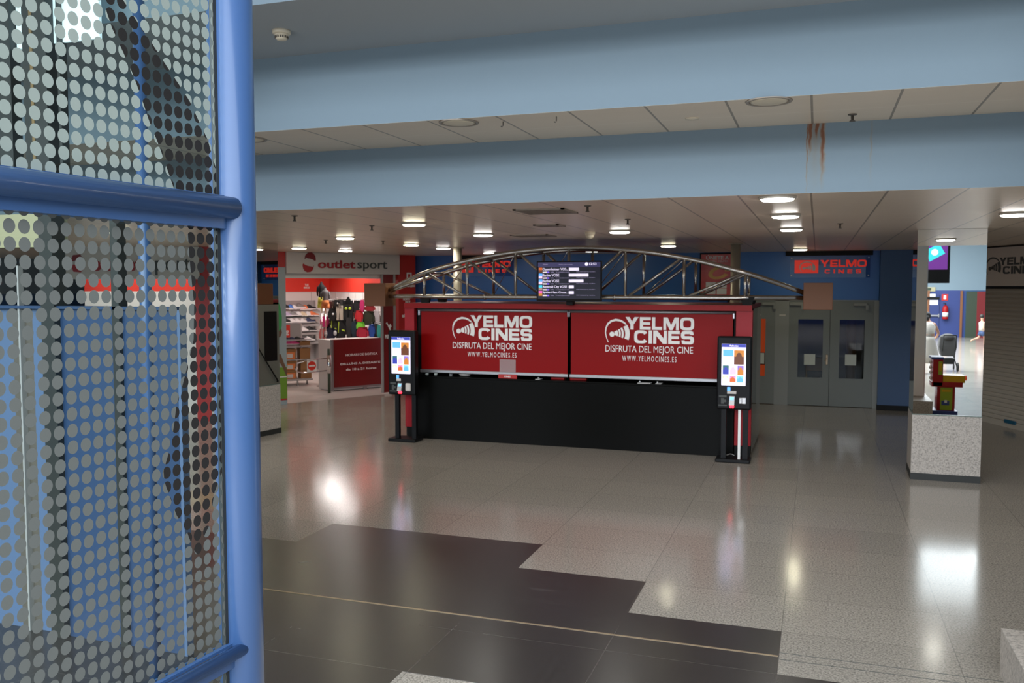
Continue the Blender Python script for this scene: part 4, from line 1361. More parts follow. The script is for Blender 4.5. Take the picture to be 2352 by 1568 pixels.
for u in (0.0, ru1 - ru0 - 0.03):
    part('upright', 'rack_grey', rack, lambda m: m.b2((u, 0.0, 0), (u + 0.03, 0.30, zs_[-1])).b2((u, 0.26, 0), (u + 0.03, 0.33, zs_[0] + 0.28)))

SHOE_COLS = {'black': (0.012, 0.012, 0.014), 'blue': (0.06, 0.20, 0.62), 'white': (0.78, 0.76, 0.75), 'pink': (0.75, 0.36, 0.38), 'orange': (0.80, 0.20, 0.06), 'grey': (0.22, 0.21, 0.21), 'lilac': (0.48, 0.42, 0.58), 'cream': (0.66, 0.55, 0.36), 'navy': (0.03, 0.04, 0.10), 'hot pink': (0.72, 0.07, 0.28)}
for k, c in SHOE_COLS.items():
    mat('shoe_' + k, c, 0.55)


def shoe(pl, px, py, col, label, off=0.12, L=0.29, group='shoes on the wall rack', ry=0.0):
    u, z = pl.uv(px, py)
    t = on_plane(pl, 'shoe', label, 'shoe', u, z, off - 0.12 if off < 0.12 else 0.0, group)
    t.rotation_euler = (0, ry, pl.rz)
    cs = [(-.5, .5, .20), (-.46, .6, .72), (-.30, .62, .80), (-.12, .60, .62), (.08, .60, .40), (.28, .62, .30), (.42, .5, .24), (.5, .25, .14)]
    vs, fs = [], []
    for x, w, h in cs:
        for a in range(8):
            an = PI * a / 7
            vs.append((x * L, math.cos(an) * w * 0.085, 0.018 + math.sin(an) * h * 0.16))
    n = len(cs)
    for i in range(n - 1):
        for j in range(7):
            fs.append((i * 8 + j, i * 8 + j + 1, (i + 1) * 8 + j + 1, (i + 1) * 8 + j))
    part('upper', 'shoe_' + col, t, lambda m: (m.add(vs, fs, 0, True), m.add(vs[:8], [tuple(range(8))]), m.add(vs[-8:], [tuple(range(7, -1, -1))])))
    sole = [(x * L, w * 0.09) for x, w, h in cs] + [(x * L, -w * 0.09) for x, w, h in reversed(cs)]
    part('sole', 'shoe_white' if col != 'white' else 'shoe_grey', t, lambda m: m.prism(list(reversed(sole)), 0, 0.024))
    return t


for px, py, col, lab in ((661, 709, 'black', 'black shoe standing on its toe at the left end of the top shelf'), (673, 710, 'blue', 'blue shoe on the top rack shelf'), (681, 711, 'white', 'white shoe beside the blue one on the top rack shelf'),
                         (693, 707, 'grey', 'dark grey shoe on the middle of the top rack shelf'), (698, 711, 'pink', 'pale pink shoe on the top rack shelf'), (706, 711, 'orange', 'orange shoe on the top rack shelf'), (716, 710, 'black', 'black shoe at the right end of the top rack shelf'),
                         (663, 726, 'lilac', 'lilac shoe at the left end of the second rack shelf'), (678, 725, 'grey', 'grey shoe on the second rack shelf'), (691, 726, 'white', 'white shoe on the middle of the second rack shelf'), (701, 726, 'cream', 'cream shoe on the second rack shelf'), (713, 726, 'white', 'white shoe right of the cream one on the second shelf'), (722, 725, 'orange', 'orange shoe at the right end of the second rack shelf'),
                         (662, 741, 'black', 'black shoe at the left end of the third rack shelf'), (676, 742, 'white', 'first white shoe of three on the third rack shelf'), (688, 742, 'white', 'middle white shoe of three on the third rack shelf'), (701, 742, 'white', 'last white shoe of three on the third rack shelf'), (714, 740, 'navy', 'navy shoe at the right end of the third rack shelf'),
                         (703, 761, 'white', 'white shoe left of a black one on the fourth rack shelf'), (717, 760, 'black', 'long black shoe on the fourth rack shelf'), (713, 783, 'white', 'white shoe on the lowest rack shelf')):
    shoe(SHP, px, py, col, lab)

# promotional stand with shoe boxes near the entrance
pc = at_z(684, 886)
ps = thing('promo_stand', 'grey wheeled stand of shoe boxes with a price sign inside the shop', 'stand', pc, SF.rz - 0.25)
PD = (_F.dot(pc - EYE)) / FPX                     # metres per pixel at the stand
part('base_tray', 'rack_grey', ps, lambda m: m.b2((-0.62, -0.05, 0.13), (0.36, 0.62, 0.17), bev=0.01))
part('post', 'rack_grey', ps, lambda m: m.tube([(0.12, 0.10, 0.15), (0.12, 0.10, 1.50)], 0.022))
part('post', 'rack_grey', ps, lambda m: m.tube([(-0.55, 0.30, 0.15), (-0.55, 0.30, 1.50)], 0.022))
for z in (0.62, 0.95, 1.10):
    part('shelf', 'rack_grey', ps, lambda m: m.b2((-0.60, 0.0, z), (0.34, 0.55, z + 0.02)))
part('header', 'rack_grey', ps, lambda m: m.b2((-0.60, 0.08, 1.16), (0.12, 0.10, 1.50)))
for x, y in ((0.0, 0.0), (0.30, 0.30), (-0.55, 0.1)):
    part('foot', 'rack_grey', ps, lambda m: m.tube([(x, y, 0.0), (x, y + 0.02, 0.14)], 0.02).b2((x - 0.02, y - 0.06, 0), (x + 0.02, y + 0.08, 0.02)))
pr = thing('price_sign', 'red price sign reading 99 euro on the shoe stand', 'price sign', ps.matrix_basis @ Vector((-0.42, 0.066, 1.17)), SF.rz - 0.25)
part('card', 'shop_red', pr, lambda m: m.b2((-0.08, -0.006, 0), (0.27, 0.0, 0.30)))
text_box('lettering', '99', -0.06, 0.14, 0.12, 0.28, -0.007, 'white_print', pr, bold=0.05)
text_box('lettering', '€', 0.14, 0.05, 0.24, 0.17, -0.007, 'white_print', pr, bold=0.05)
bi = 0
for (x, z, w, h, printed), lab in zip(((-0.16, 0.17, 0.30, 0.21, True), (-0.16, 0.385, 0.30, 0.22, True), (0.22, 0.17, 0.26, 0.20, False), (0.22, 0.375, 0.26, 0.23, False), (-0.16, 0.64, 0.28, 0.25, True), (0.20, 0.64, 0.24, 0.26, False), (-0.48, 0.17, 0.26, 0.22, True), (-0.48, 0.64, 0.26, 0.25, True), (0.20, 0.97, 0.24, 0.10, False)),
                                      ('orange printed shoe box at the bottom front of the stand', 'orange printed shoe box second from the bottom on the stand', 'plain brown box at the bottom right of the stand', 'plain brown box second from the bottom right on the stand', 'printed shoe box on the middle shelf of the stand', 'plain brown box on the middle shelf of the stand at right', 'printed shoe box at the bottom left of the stand', 'printed shoe box on the middle shelf of the stand at left', 'flat brown box on the upper shelf of the stand')):
    bx = thing('shoe_box', lab, 'box', ps.matrix_basis @ Vector((x, 0.22, z)), SF.rz - 0.25, 'shoe boxes on the stand')
    part('box_body', 'cardboard', bx, lambda m: m.b2((-w / 2, -0.17, 0.0), (w / 2, 0.17, h * 0.78)))
    part('lid', 'cardboard', bx, lambda m: m.b2((-w / 2 - 0.006, -0.178, h * 0.72), (w / 2 + 0.006, 0.178, h)))
    if printed:
        part('label_print', ['orange_print', 'sign_white'], bx, lambda m: m.b2((-w / 2 + 0.02, -0.175, 0.01), (w / 2 - 0.03, -0.171, h * 0.7), 0).b2((-w / 4, -0.178, h * 0.15), (w / 5, -0.175, h * 0.55), 1))
STP = Plane(pc.x, pc.y, math.cos(SF.rz - 0.25), math.sin(SF.rz - 0.25))
for px, py, col, lab in ((663, 791, 'hot pink', 'pink shoe at the left on the upper shelf of the stand'), (677, 791, 'hot pink', 'pink shoe at the right on the upper shelf of the stand'), (664, 783, 'navy', 'navy shoe on the top of the stand at left'), (676, 782, 'navy', 'navy shoe under the price sign on the stand'), (688, 781, 'black', 'black shoe on the top of the stand at right')):
    shoe(Plane(*(STP.pt(0, 0, -0.12)).to_2d(), STP.e.x, STP.e.y), px, py, col, lab, L=0.24, group='shoes on the stand')

# red counter facing the hall
_ca, _cb = at_z(763, 899), at_z(881, 889)
CPL = Plane(_ca.x, _ca.y, _cb.x - _ca.x, _cb.y - _ca.y)
CW = (_cb - _ca).length
CT = CPL.uv(762, 780)[1]
ct = on_plane(CPL, 'shop_counter', 'dark red shop counter printed with opening hours', 'counter', 0.0, 0.0, 0.0)
part('front_panel', 'counter_red', ct, lambda m: m.b2((0.03, -0.02, 0.09), (CW, 0.02, CT)))
part('body', 'shop_white', ct, lambda m: m.b2((-0.02, 0.02, 0.02), (CW, 0.60, CT - 0.01)))
part('edge_trim', 'alu', ct, lambda m: m.b2((-0.02, -0.03, 0.0), (0.03, 0.02, CT + 0.005)))
part('kick_rail', 'alu', ct, lambda m: m.b2((0.0, -0.025, 0.05), (CW, 0.02, 0.09)))
part('foot', 'alu', ct, lambda m: m.box((0.85, -0.005, 0.03), (0.09, 0.05, 0.06), bev=0.004))


def ctxt(s, px0, py0, px1, py1, bold):
    u0, z0 = CPL.uv(px0, py1)
    u1, z1 = CPL.uv(px1, py0)
    text_box('lettering', s, u0, z0, u1, z1, -0.021, 'white_print', ct, bold=bold)


ctxt('HORARI DE BOTIGA', 793, 808.5, 866, 818, 0.012)
ctxt('DILLUNS A DISSABTE', 781, 828, 872, 838.5, 0.022)
ctxt('de 10 a 21 hores', 794, 841, 863, 851, 0.02)

# entrance gates
gp = at_z(756.5, 903)
gt = thing('entrance_gate', 'swing gate with a no-entry sign on a green post beside the red counter', 'gate', gp, SF.rz, 'shop entrance gates')
part('post', 'gate_green', gt, lambda m: m.tube([(0, 0, 0), (0, 0, 1.0)], 0.035, 16))
part('sleeve', 'chrome', gt, lambda m: m.tube([(0, 0, 0.45), (0, 0, 0.86)], 0.05, 16))
part('arm', 'chrome', gt, lambda m: m.tube([(0, 0, 0.79), (-0.56, 0, 0.77), (-0.76, 0, 0.72), (-0.83, 0, 0.62), (-0.78, 0, 0.53), (-0.60, 0, 0.50), (0, 0, 0.52)], 0.014, 10))


def no_entry(parent, x, z, w):
    s = part('sign_plate', 'white_print', parent, lambda m: m.b2((x - w / 2, -0.012, z - w * .62), (x + w / 2, -0.004, z + w * .62)))
    part('no_entry_disc', 'shop_red', s, lambda m: m.plate([(x + w * .44 * math.cos(a * PI / 14), z + w * .44 * math.sin(a * PI / 14)) for a in range(28)], -0.016, -0.012))
    part('no_entry_bar', 'white_print', s, lambda m: m.b2((x - w * .32, -0.019, z - w * .07), (x + w * .32, -0.016, z + w * .07)))


no_entry(gt, -0.43, 0.645, 0.23)
gp2 = SF.pt(-0.05, 0, -0.75)
g2 = thing('entrance_gate', 'swing gate with a no-entry sign opening from the runner poster', 'gate', gp2, SF.rz, 'shop entrance gates')
part('post', 'gate_green', g2, lambda m: m.tube([(0, 0, 0), (0, 0, 1.0)], 0.035, 16))
part('arm', 'chrome', g2, lambda m: m.tube([(0, 0, 0.79), (0.45, 0, 0.78), (0.50, 0, 0.72), (0.48, 0, 0.58), (0.42, 0, 0.52), (0, 0, 0.50)], 0.014, 10))
no_entry(g2, 0.19, 0.65, 0.23)

# clothes hanging at the right of the shop
GCOL = {'maroon': (0.12, 0.03, 0.03), 'brown': (0.07, 0.035, 0.03), 'black': (0.008, 0.008, 0.009), 'charcoal': (0.03, 0.028, 0.028), 'magenta': (0.50, 0.02, 0.13), 'dark red': (0.26, 0.01, 0.015), 'beige': (0.50, 0.44, 0.36), 'hot pink': (0.62, 0.03, 0.18), 'bright red': (0.58, 0.02, 0.03),
        'dark green': (0.025, 0.03, 0.012), 'pale grey': (0.50, 0.48, 0.48), 'dark teal': (0.012, 0.028, 0.045), 'lime': (0.22, 0.75, 0.05), 'crimson': (0.38, 0.01, 0.035), 'royal blue': (0.015, 0.06, 0.28), 'aqua': (0.03, 0.30, 0.25), 'coral': (0.72, 0.18, 0.16), 'navy': (0.018, 0.02, 0.045), 'yellow': (0.70, 0.68, 0.10), 'orange': (0.85, 0.30, 0.10), 'steel grey': (0.16, 0.16, 0.16)}
for k, c in GCOL.items():
    mat('cloth_' + k, c, 0.75)
CLP = Plane(*SF.pt(0, 0, -4.6).to_2d(), _R.x, _R.y)
rl = CLP.uv(740, 690)
r2 = CLP.uv(880, 690)
rail = thing('clothes_rack', 'steel clothes rack behind the red counter packed with garments', 'clothes rack', CLP.pt(rl[0], 0, -0.05), CLP.rz)
rw = r2[0] - rl[0]
for py in (688, 716, 741):
    z = CLP.uv(800, py)[1]
    part('hanging_bar', 'steel_bright', rail, lambda m: m.tube([(0, 0, z), (rw, 0, z)], 0.014, 10))
for x in (0.02, rw * .5, rw - .02):
    part('upright', 'steel_bright', rail, lambda m: m.tube([(x, 0.05, 0), (x, 0.05, CLP.uv(800, 686)[1])], 0.018, 10))


def garment(px0, py0, px1, py1, col, kind, label, off):
    u0, z1 = CLP.uv(px0, py0)
    u1, z0 = CLP.uv(px1, py1)
    w, h = u1 - u0, z1 - z0
    t = on_plane(CLP, 'hanging_' + kind, label, kind, (u0 + u1) / 2, z0, off, 'garments on the shop rack')
    if kind == 'trousers':
        o1 = [(-.5, 1), (-.5, .80), (-.48, 0), (-.06, 0), (0, .62), (.06, 0), (.48, 0), (.5, .8), (.5, 1)]
        poly = [(x * w, z * h) for x, z in o1]
    elif kind == 'shorts':
        poly = [(x * w, z * h) for x, z in [(-.42, 1), (-.5, 0), (-.04, 0), (0, .35), (.04, 0), (.5, 0), (.42, 1)]]
    else:
        poly = [(x * w, z * h) for x, z in [(-.12, 1), (-.34, .93), (-.5, .62), (-.5, .22), (-.37, .20), (-.35, .60), (-.33, 0), (.33, 0), (.35, .60), (.37, .20), (.5, .22), (.5, .62), (.34, .93), (.12, 1), (0, .94)]]
    o = part('cloth', 'cloth_' + col, t, lambda m: m.plate(poly, -0.06, 0.06), bevel=0.02)
    part('hanger', 'steel_bright', t, lambda m: m.tube([(-w * .25, 0, h * .93), (0, 0, h * 1.0), (w * .25, 0, h * .93)], 0.006, 6).tube([(0, 0, h), (0.0, 0, h + 0.05)], 0.005, 6))
    return t, w, h


G = [
    (750, 692, 765, 709, 'maroon', 'shirt', 'maroon top next to the orange shorts on the rack', 0), (763, 690, 773, 708, 'brown', 'shirt', 'dark brown top on the upper bar of the rack', 0.02), (769, 688, 783, 706, 'black', 'shirt', 'black top with a white badge on the upper bar', 0.08),
    (780, 688, 791, 708, 'charcoal', 'shirt', 'charcoal top on the upper bar left of the black trousers', 0), (790, 690, 812, 735, 'black', 'trousers', 'long black trousers with lime tabs in the middle of the rack', 0.04), (811, 690, 830, 722, 'black', 'jacket', 'black jacket right of the trousers on the upper bar', 0.0),
    (828, 688, 838, 716, 'magenta', 'jacket', 'magenta jacket at the right of the upper bar', 0.06), (838, 702, 862, 714, 'dark red', 'shirt', 'dark red folded top below the wooden end block', 0.02),
    (756, 708, 776, 736, 'black', 'shirt', 'black top with a white badge on the middle bar at left', 0.1), (774, 702, 790, 735, 'beige', 'trousers', 'beige trousers on the middle bar', 0.08), (737, 726, 757, 750, 'hot pink', 'shirt', 'hot pink top at the left edge of the rack', 0.04),
    (818, 712, 836, 738, 'bright red', 'jacket', 'bright red jacket on the middle bar', 0.1), (834, 714, 862, 746, 'dark green', 'jacket', 'dark green jacket right of the bright red one', 0.04), (858, 712, 872, 746, 'pale grey', 'shirt', 'pale grey top at the right edge of the rack', 0.0),
    (759, 732, 781, 772, 'dark green', 'jacket', 'dark jacket with lime stripes on the low bar', 0.06), (776, 734, 798, 776, 'black', 'jacket', 'black jacket on the low bar between lime stripes and charcoal', 0.1), (795, 728, 812, 775, 'charcoal', 'jacket', 'charcoal jacket on the low bar', 0.05),
    (809, 736, 822, 774, 'dark teal', 'jacket', 'dark teal jacket on the low bar', 0.1), (821, 738, 840, 758, 'lime', 'shirt', 'lime green top on the low bar', 0.12), (822, 750, 850, 776, 'crimson', 'jacket', 'crimson jacket under the lime green top', 0.16),
    (848, 744, 864, 772, 'royal blue', 'shirt', 'royal blue top on the low bar', 0.12), (860, 742, 871, 775, 'charcoal', 'shirt', 'grey-black top right of the royal blue one', 0.06), (868, 745, 877, 776, 'aqua', 'shirt', 'aqua top at the right end of the low bar', 0.1),
    (735, 754, 753, 782, 'coral', 'shirt', 'coral pink top at the left of the low bar', 0.08), (748, 752, 776, 778, 'navy', 'jacket', 'navy jacket with white panels on the low bar', 0.14)]
G += [(757, 693, 780, 730, 'charcoal', 'jacket', 'charcoal jacket hanging behind the maroon and brown tops', -0.2), (784, 696, 806, 740, 'black', 'jacket', 'black jacket hanging behind the beige trousers', -0.2), (806, 712, 826, 748, 'navy', 'jacket', 'navy jacket hanging behind the bright red one', -0.2),
      (840, 716, 872, 752, 'charcoal', 'jacket', 'charcoal jacket hanging behind the dark green one', -0.22), (764, 738, 792, 778, 'charcoal', 'jacket', 'charcoal jacket hanging behind the lime striped one', -0.2), (804, 745, 836, 778, 'black', 'jacket', 'black jacket hanging behind the lime green top', -0.22),
      (840, 750, 874, 779, 'black', 'jacket', 'black jacket hanging behind the royal blue top', -0.24), (744, 735, 766, 768, 'black', 'jacket', 'black jacket hanging behind the hot pink top', -0.2)]
mat('badge_white', (0.75, 0.75, 0.75), 0.6)
mat('badge_lime', (0.55, 0.75, 0.06), 0.6)
for g in G:
    t, w, h = garment(*g)
    lab = g[6]
    if 'white' in lab:
        part('badge', 'badge_white', t, lambda m: m.ellipsoid((0.02, -0.066, h * .55), (w * .13, 0.012, w * .13), n=10, m=6) if 'panels' not in lab else m.ellipsoid((-.1, -0.066, h * .5), (w * .12, 0.012, h * .28), n=10, m=6).ellipsoid((.12, -0.066, h * .55), (w * .14, 0.012, h * .22), n=10, m=6))
    if 'lime stripes' in lab:
        part('stripe', 'badge_lime', t, lambda m: m.plate([(-w * .3, h * .9), (-w * .22, h * .9), (-w * .30, h * .3), (-w * .36, h * .3)], -0.068, -0.06).plate([(w * .05, h * .5), (w * .35, h * .45), (w * .35, h * .38), (w * .05, h * .43)], -0.068, -0.06))
    if 'lime tabs' in lab:
        for s_ in (-1, 1):
            part('tab', 'badge_lime', t, lambda m: m.ellipsoid((s_ * w * .2, -0.07, h * .60), (w * .17, 0.012, h * .06), n=10, m=6))

# mannequin torsos standing above the racks
MNP = Plane(*CLP.pt(0, 0, 0.25).to_2d(), CLP.e.x, CLP.e.y)
for (px, ptop, pbot, tc_, sc_, nm) in ((738, 646, 707, 'black', 'yellow', 'black mannequin torso in yellow shorts above the clothes rack'), (747, 661, 708, 'steel grey', 'orange', 'grey mannequin torso in orange shorts above the clothes rack')):
    MNP = Plane(*CLP.pt(0, 0, 0.22 if tc_ == 'black' else 0.50).to_2d(), CLP.e.x, CLP.e.y)
    u, z1 = MNP.uv(px, ptop)
    z0 = MNP.uv(px, pbot)[1]
    H = z1 - z0
    t = on_plane(MNP, 'mannequin', nm, 'mannequin', u, z0, 0.0, 'mannequin torsos')
    q_ = 0.68
    part('torso', 'cloth_' + tc_, t, lambda m: m.lathe([(0.09 * q_, H * .35), (0.10 * q_, H * .42), (0.085 * q_, H * .52), (0.115 * q_, H * .68), (0.125 * q_, H * .78), (0.10 * q_, H * .86), (0.05 * q_, H * .90), (0.04 * q_, H * .95), (0.02 * q_, H)], n=18))
    for s_ in (-1, 1):
        part('arm', 'cloth_' + tc_, t, lambda m: m.tube([(s_ * 0.08, 0, H * .8), (s_ * 0.098, 0.0, H * .62), (s_ * 0.085, -0.015, H * .45)], [0.028, 0.023, 0.018], 10))
    part('shorts', 'cloth_' + sc_, t, lambda m: m.lathe([(0.08, H * .40), (0.086, H * .30), (0.09, H * .2)], n=16).lathe([(0.05, H * .22), (0.055, 0)], (-0.045, 0, 0), 14).lathe([(0.05, H * .22), (0.055, 0)], (0.045, 0, 0), 14))
    part('stand', 'chrome', t, lambda m: m.tube([(0, 0, -z0 + 0.01), (0, 0, H * .2)], 0.012, 8).lathe([(0.15, -z0 + 0.003), (0.15, -z0 + 0.015), (0.02, -z0 + 0.03)], n=20))

# second shop sign and frontage further left, seen through the dotted glass
def fpoint(px, depth):
    d = ray(px, 656)
    d.z = 0
    return Vector((0, 0, 0)) + d * (depth / d.dot(Vector((_F.x, _F.y, 0)).normalized()))


q0, q1 = fpoint(118, 15.6), fpoint(486, 15.6)
S2P = Plane(q0.x, q0.y, q1.x - q0.x, q1.y - q0.y)
L2 = (q1 - q0).length
struct(part('wall_shop_corner', ['shop_red', 'shop_white', 'shop_red_deep'], None, lambda m: (wall_seg(m, S2P, 0.0, L2 - 0.1, 2.30, 2.9, 1.2, 1.3, 0), wall_seg(m, S2P, 0.0, L2 - 0.1, 0.0, 2.30, 1.2, 1.3, 1), wall_seg(m, S2P, L2 - 0.30, L2, 0, ZC, 0, 0.4, 2))))
for k in (0.7, 1.9):  # added lights, hidden by the sign, to brighten the red band behind it
    lp = on_plane(S2P, 'unseen_shop_light', 'unseen light panel added behind the second shop sign', 'ceiling light', k, ZC - 0.03, -0.6, 'added lights behind the second shop sign')
    part('housing', 'shop_white', lp, lambda m: m.b2((-0.5, -0.15, 0.0), (0.5, 0.15, 0.03)))
    part('tube_panel', 'shop_fill', lp, lambda m: m.b2((-0.47, -0.12, -0.01), (0.47, 0.12, 0.0)))
s2 = on_plane(S2P, 'shop_sign', 'second white shop sign seen through the dotted glass', 'sign', 0.10, 2.52, 0.05)
part('board', 'sign_white', s2, lambda m: m.b2((0, 0, 0), (L2 - 0.3, 0.12, 0.565)))
part('emblem', ['logo_maroon', 'logo_red'], s2, lambda m: (m.plate([(0.28, .30), (0.33, .42), (0.45, .43), (0.52, .30), (0.40, .33)], -0.02, 0, 0), m.plate([(0.28, .26), (0.40, .25), (0.52, .20), (0.45, .12), (0.33, .13)], -0.02, 0, 1)))
text_box('lettering', 'outlet', 0.62, 0.14, 1.55, 0.40, -0.001, 'logo_red', s2, bold=0.028, depth=0.02)
text_box('lettering', 'sport', 1.62, 0.07, 2.38, 0.36, -0.001, 'dark_text', s2, depth=0.02)

# =================================================================== FOREGROUND: BLUE TUBE FRAME WITH DOTTED GLASS
FP = Plane(-1.370, 1.8559, 0.07284798, 0.99734306)       # runs from the viewer's side to the post
gf = thing('glazed_balustrade', 'bright blue tube frame with dotted glass panes in the left foreground', 'glass partition', (FP.o.x, FP.o.y, 0), FP.rz)
part('post', 'blue_paint', gf, lambda m: m.tube([(0, 0, 0), (0, 0, 4.1)], 0.0545, 40))
TOFF = -0.03
part('rail', 'blue_paint', gf, lambda m: m.tube([(-2.2, TOFF, 2.588), (-0.036, TOFF, 2.588)], 0.0265, 24).ellipsoid((-0.036, TOFF, 2.588), (0.012, 0.0265, 0.0265)))
part('rail_bar', 'blue_paint', gf, lambda m: m.b2((-2.2, -0.022, 2.538), (-0.052, 0.018, 2.563)).b2((-2.2, -0.018, 2.608), (-0.052, 0.010, 2.618)))
part('rail', 'blue_paint', gf, lambda m: m.tube([(-2.2, TOFF, 1.494), (-0.03, TOFF, 1.494)], 0.0165, 20).ellipsoid((-0.03, TOFF, 1.494), (0.01, 0.0165, 0.0165)))
part('rail_bar', 'blue_paint', gf, lambda m: m.b2((-2.2, -0.020, 1.452), (-0.052, 0.014, 1.476)).b2((-2.2, -0.016, 1.506), (-0.052, 0.008, 1.513)))
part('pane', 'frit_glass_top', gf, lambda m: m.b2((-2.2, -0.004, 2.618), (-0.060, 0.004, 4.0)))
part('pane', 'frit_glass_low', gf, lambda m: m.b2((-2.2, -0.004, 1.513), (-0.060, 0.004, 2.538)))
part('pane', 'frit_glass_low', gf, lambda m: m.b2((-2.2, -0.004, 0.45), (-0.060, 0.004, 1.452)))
part('edge_seal', 'mullion_dark', gf, lambda m: m.b2((-0.064, -0.006, 2.618), (-0.052, 0.006, 4.0)).b2((-0.064, -0.006, 1.513), (-0.052, 0.006, 2.538)).b2((-0.064, -0.006, 0.45), (-0.052, 0.006, 1.452)))
part('weld', 'detector_cream', gf, lambda m: m.tube([(-0.030, TOFF - 0.012 + 0.006 * k, 2.614 - 0.002 * k * k) for k in range(5)], 0.0025, 6), label='chipped pale weld')

# the glazed enclosure on the far side of the passage, behind the dotted glass
GY = 4.62
ge = thing('glazed_enclosure', 'dark framed enclosure with blue lower boards behind the dotted glass', 'partition', (-4.5, GY, 0))


def gx(px):
    return at_y(px, 656, GY).x + 4.5


def gz(px, py):
    return at_y(px, py, GY).z


zt = gz(300, 711)
part('blue_board', 'blue_panel', ge, lambda m: m.b2((gx(135), 0, 0), (gx(268), 0.04, zt)).b2((gx(272), 0, 0), (gx(409), 0.04, zt)))
part('pale_board', 'pale_panel', ge, lambda m: m.b2((gx(-120), 0.02, 0), (gx(20), 0.05, zt + 0.02)).b2((gx(66), 0.02, 0), (gx(106), 0.05, zt + 0.02)))
part('grey_board', 'vent_grey', ge, lambda m: m.b2((gx(20), 0.02, 0), (gx(66), 0.05, zt + 0.02)))
part('mullion', 'mullion_dark', ge, lambda m: m.b2((gx(106), -0.05, 0), (gx(136), 0.06, 4.9)))
part('mullion', 'mullion_dark', ge, lambda m: m.b2((gx(263), -0.03, 0), (gx(279), 0.05, gz(270, 490))))
part('mullion', 'mullion_dark', ge, lambda m: m.b2((gx(14), -0.03, gz(30, 480)), (gx(50), 0.05, 4.9)))
part('mullion', 'mullion_dark', ge, lambda m: m.b2((gx(78), -0.03, gz(90, 480)), (gx(100), 0.05, 4.9)))
part('rust_strip', 'mullion_rust', ge, lambda m: m.b2((gx(101), -0.055, gz(110, 480)), (gx(107), -0.03, 4.9)))
part('thin_rail', 'rack_grey', ge, lambda m: m.b2((gx(44), -0.02, 0), (gx(48), 0.02, gz(45, 610))))
part('edge_post', 'pale_panel', ge, lambda m: m.b2((gx(409), -0.02, 0), (gx(416), 0.04, zt)))
part('header_beam', 'cream_beam', ge, lambda m: m.b2((gx(-120), -0.02, gz(60, 568)), (gx(132), 0.10, gz(60, 492))))
part('cap_rail', 'blue_panel', ge, lambda m: m.b2((gx(-120), -0.03, zt), (gx(409), 0.06, zt + 0.02)))
part('slim_tube', 'blue_paint', ge, lambda m: m.tube([(at_y(334, 656, GY - 0.6).x + 4.5, -0.6, 0), (at_y(334, 656, GY - 0.6).x + 4.5, -0.6, 4.1)], 0.033, 16))  # added tube standing in for the blue post's reflection in the glazing
mat('daylight_glass', (0.7, 0.85, 0.9), 0.2, emit=0.62, ecol=(0.72, 0.90, 0.98))
part('lit_window', 'daylight_glass', ge, lambda m: m.b2((gx(-120), 0.02, gz(40, 98)), (gx(30), 0.04, 4.9)).b2((gx(52), 0.02, gz(60, 108)), (gx(80), 0.04, 4.9)).b2((gx(122), 0.02, gz(140, 95)), (gx(240), 0.04, 4.9)))
part('window_bar', 'mullion_dark', ge, lambda m: m.b2((gx(150), -0.01, gz(150, 400)), (gx(156), 0.05, 4.9)))

# =================================================================== THE HALL BEHIND THE CAMERA (it shows in the pillar's mirror)
YM = 11.91


def mir_floor(px, py):
    q = at_z(px, py, 0)
    return Vector((q.x, 2 * YM - q.y, 0))


def mir_depth(px, py, Yv):
    q = at_y(px, py, Yv)
    return Vector((q.x, 2 * YM - q.y, q.z))


def skin_mesh(name, joints, bones, radii, material, parent, sub=2):
    me = bpy.data.meshes.new(name)
    me.from_pydata([tuple(j) for j in joints], bones, [])
    o = bpy.data.objects.new(name, me)
    COL.objects.link(o)
    md = o.modifiers.new('skin', 'SKIN')
    me.skin_vertices.new() if not me.skin_vertices else None
    for i, r in enumerate(radii):
        sv = me.skin_vertices[0].data[i]
        sv.radius = (r, r) if isinstance(r, (int, float)) else r
        sv.use_root = i == 0
    ms = o.modifiers.new('sub', 'SUBSURF')
    ms.levels = ms.render_levels = sub
    dg = bpy.context.evaluated_depsgraph_get()
    out = bpy.data.meshes.new_from_object(o.evaluated_get(dg))
    o.modifiers.clear()
    o.data = out
    out.materials.clear()
    out.materials.append(MATS[material])
    for p_ in out.polygons:
        p_.use_smooth = True
    if parent is not None:
        o.parent = parent
    return o


# children's toy driving machine beside the white column
tp = mir_floor(2164, 949)
tm = thing('toy_arcade_machine', 'red and yellow toy arcade machine with a blue base reflected in the pillar mirror', 'arcade machine', tp, 0)
TY = 2 * YM - tp.y


def mx(px, py):
    q = at_y(px, py, TY)
    return q.x - tp.x, q.z


def mbox(m, px0, py0, px1, py1, d0, d1, mi=0, bev=0.008):
    a, b_ = mx(px0, py1), mx(px1, py0)
    m.b2((a[0], d0, max(a[1], 0)), (b_[0], d1, b_[1]), mi, bev)


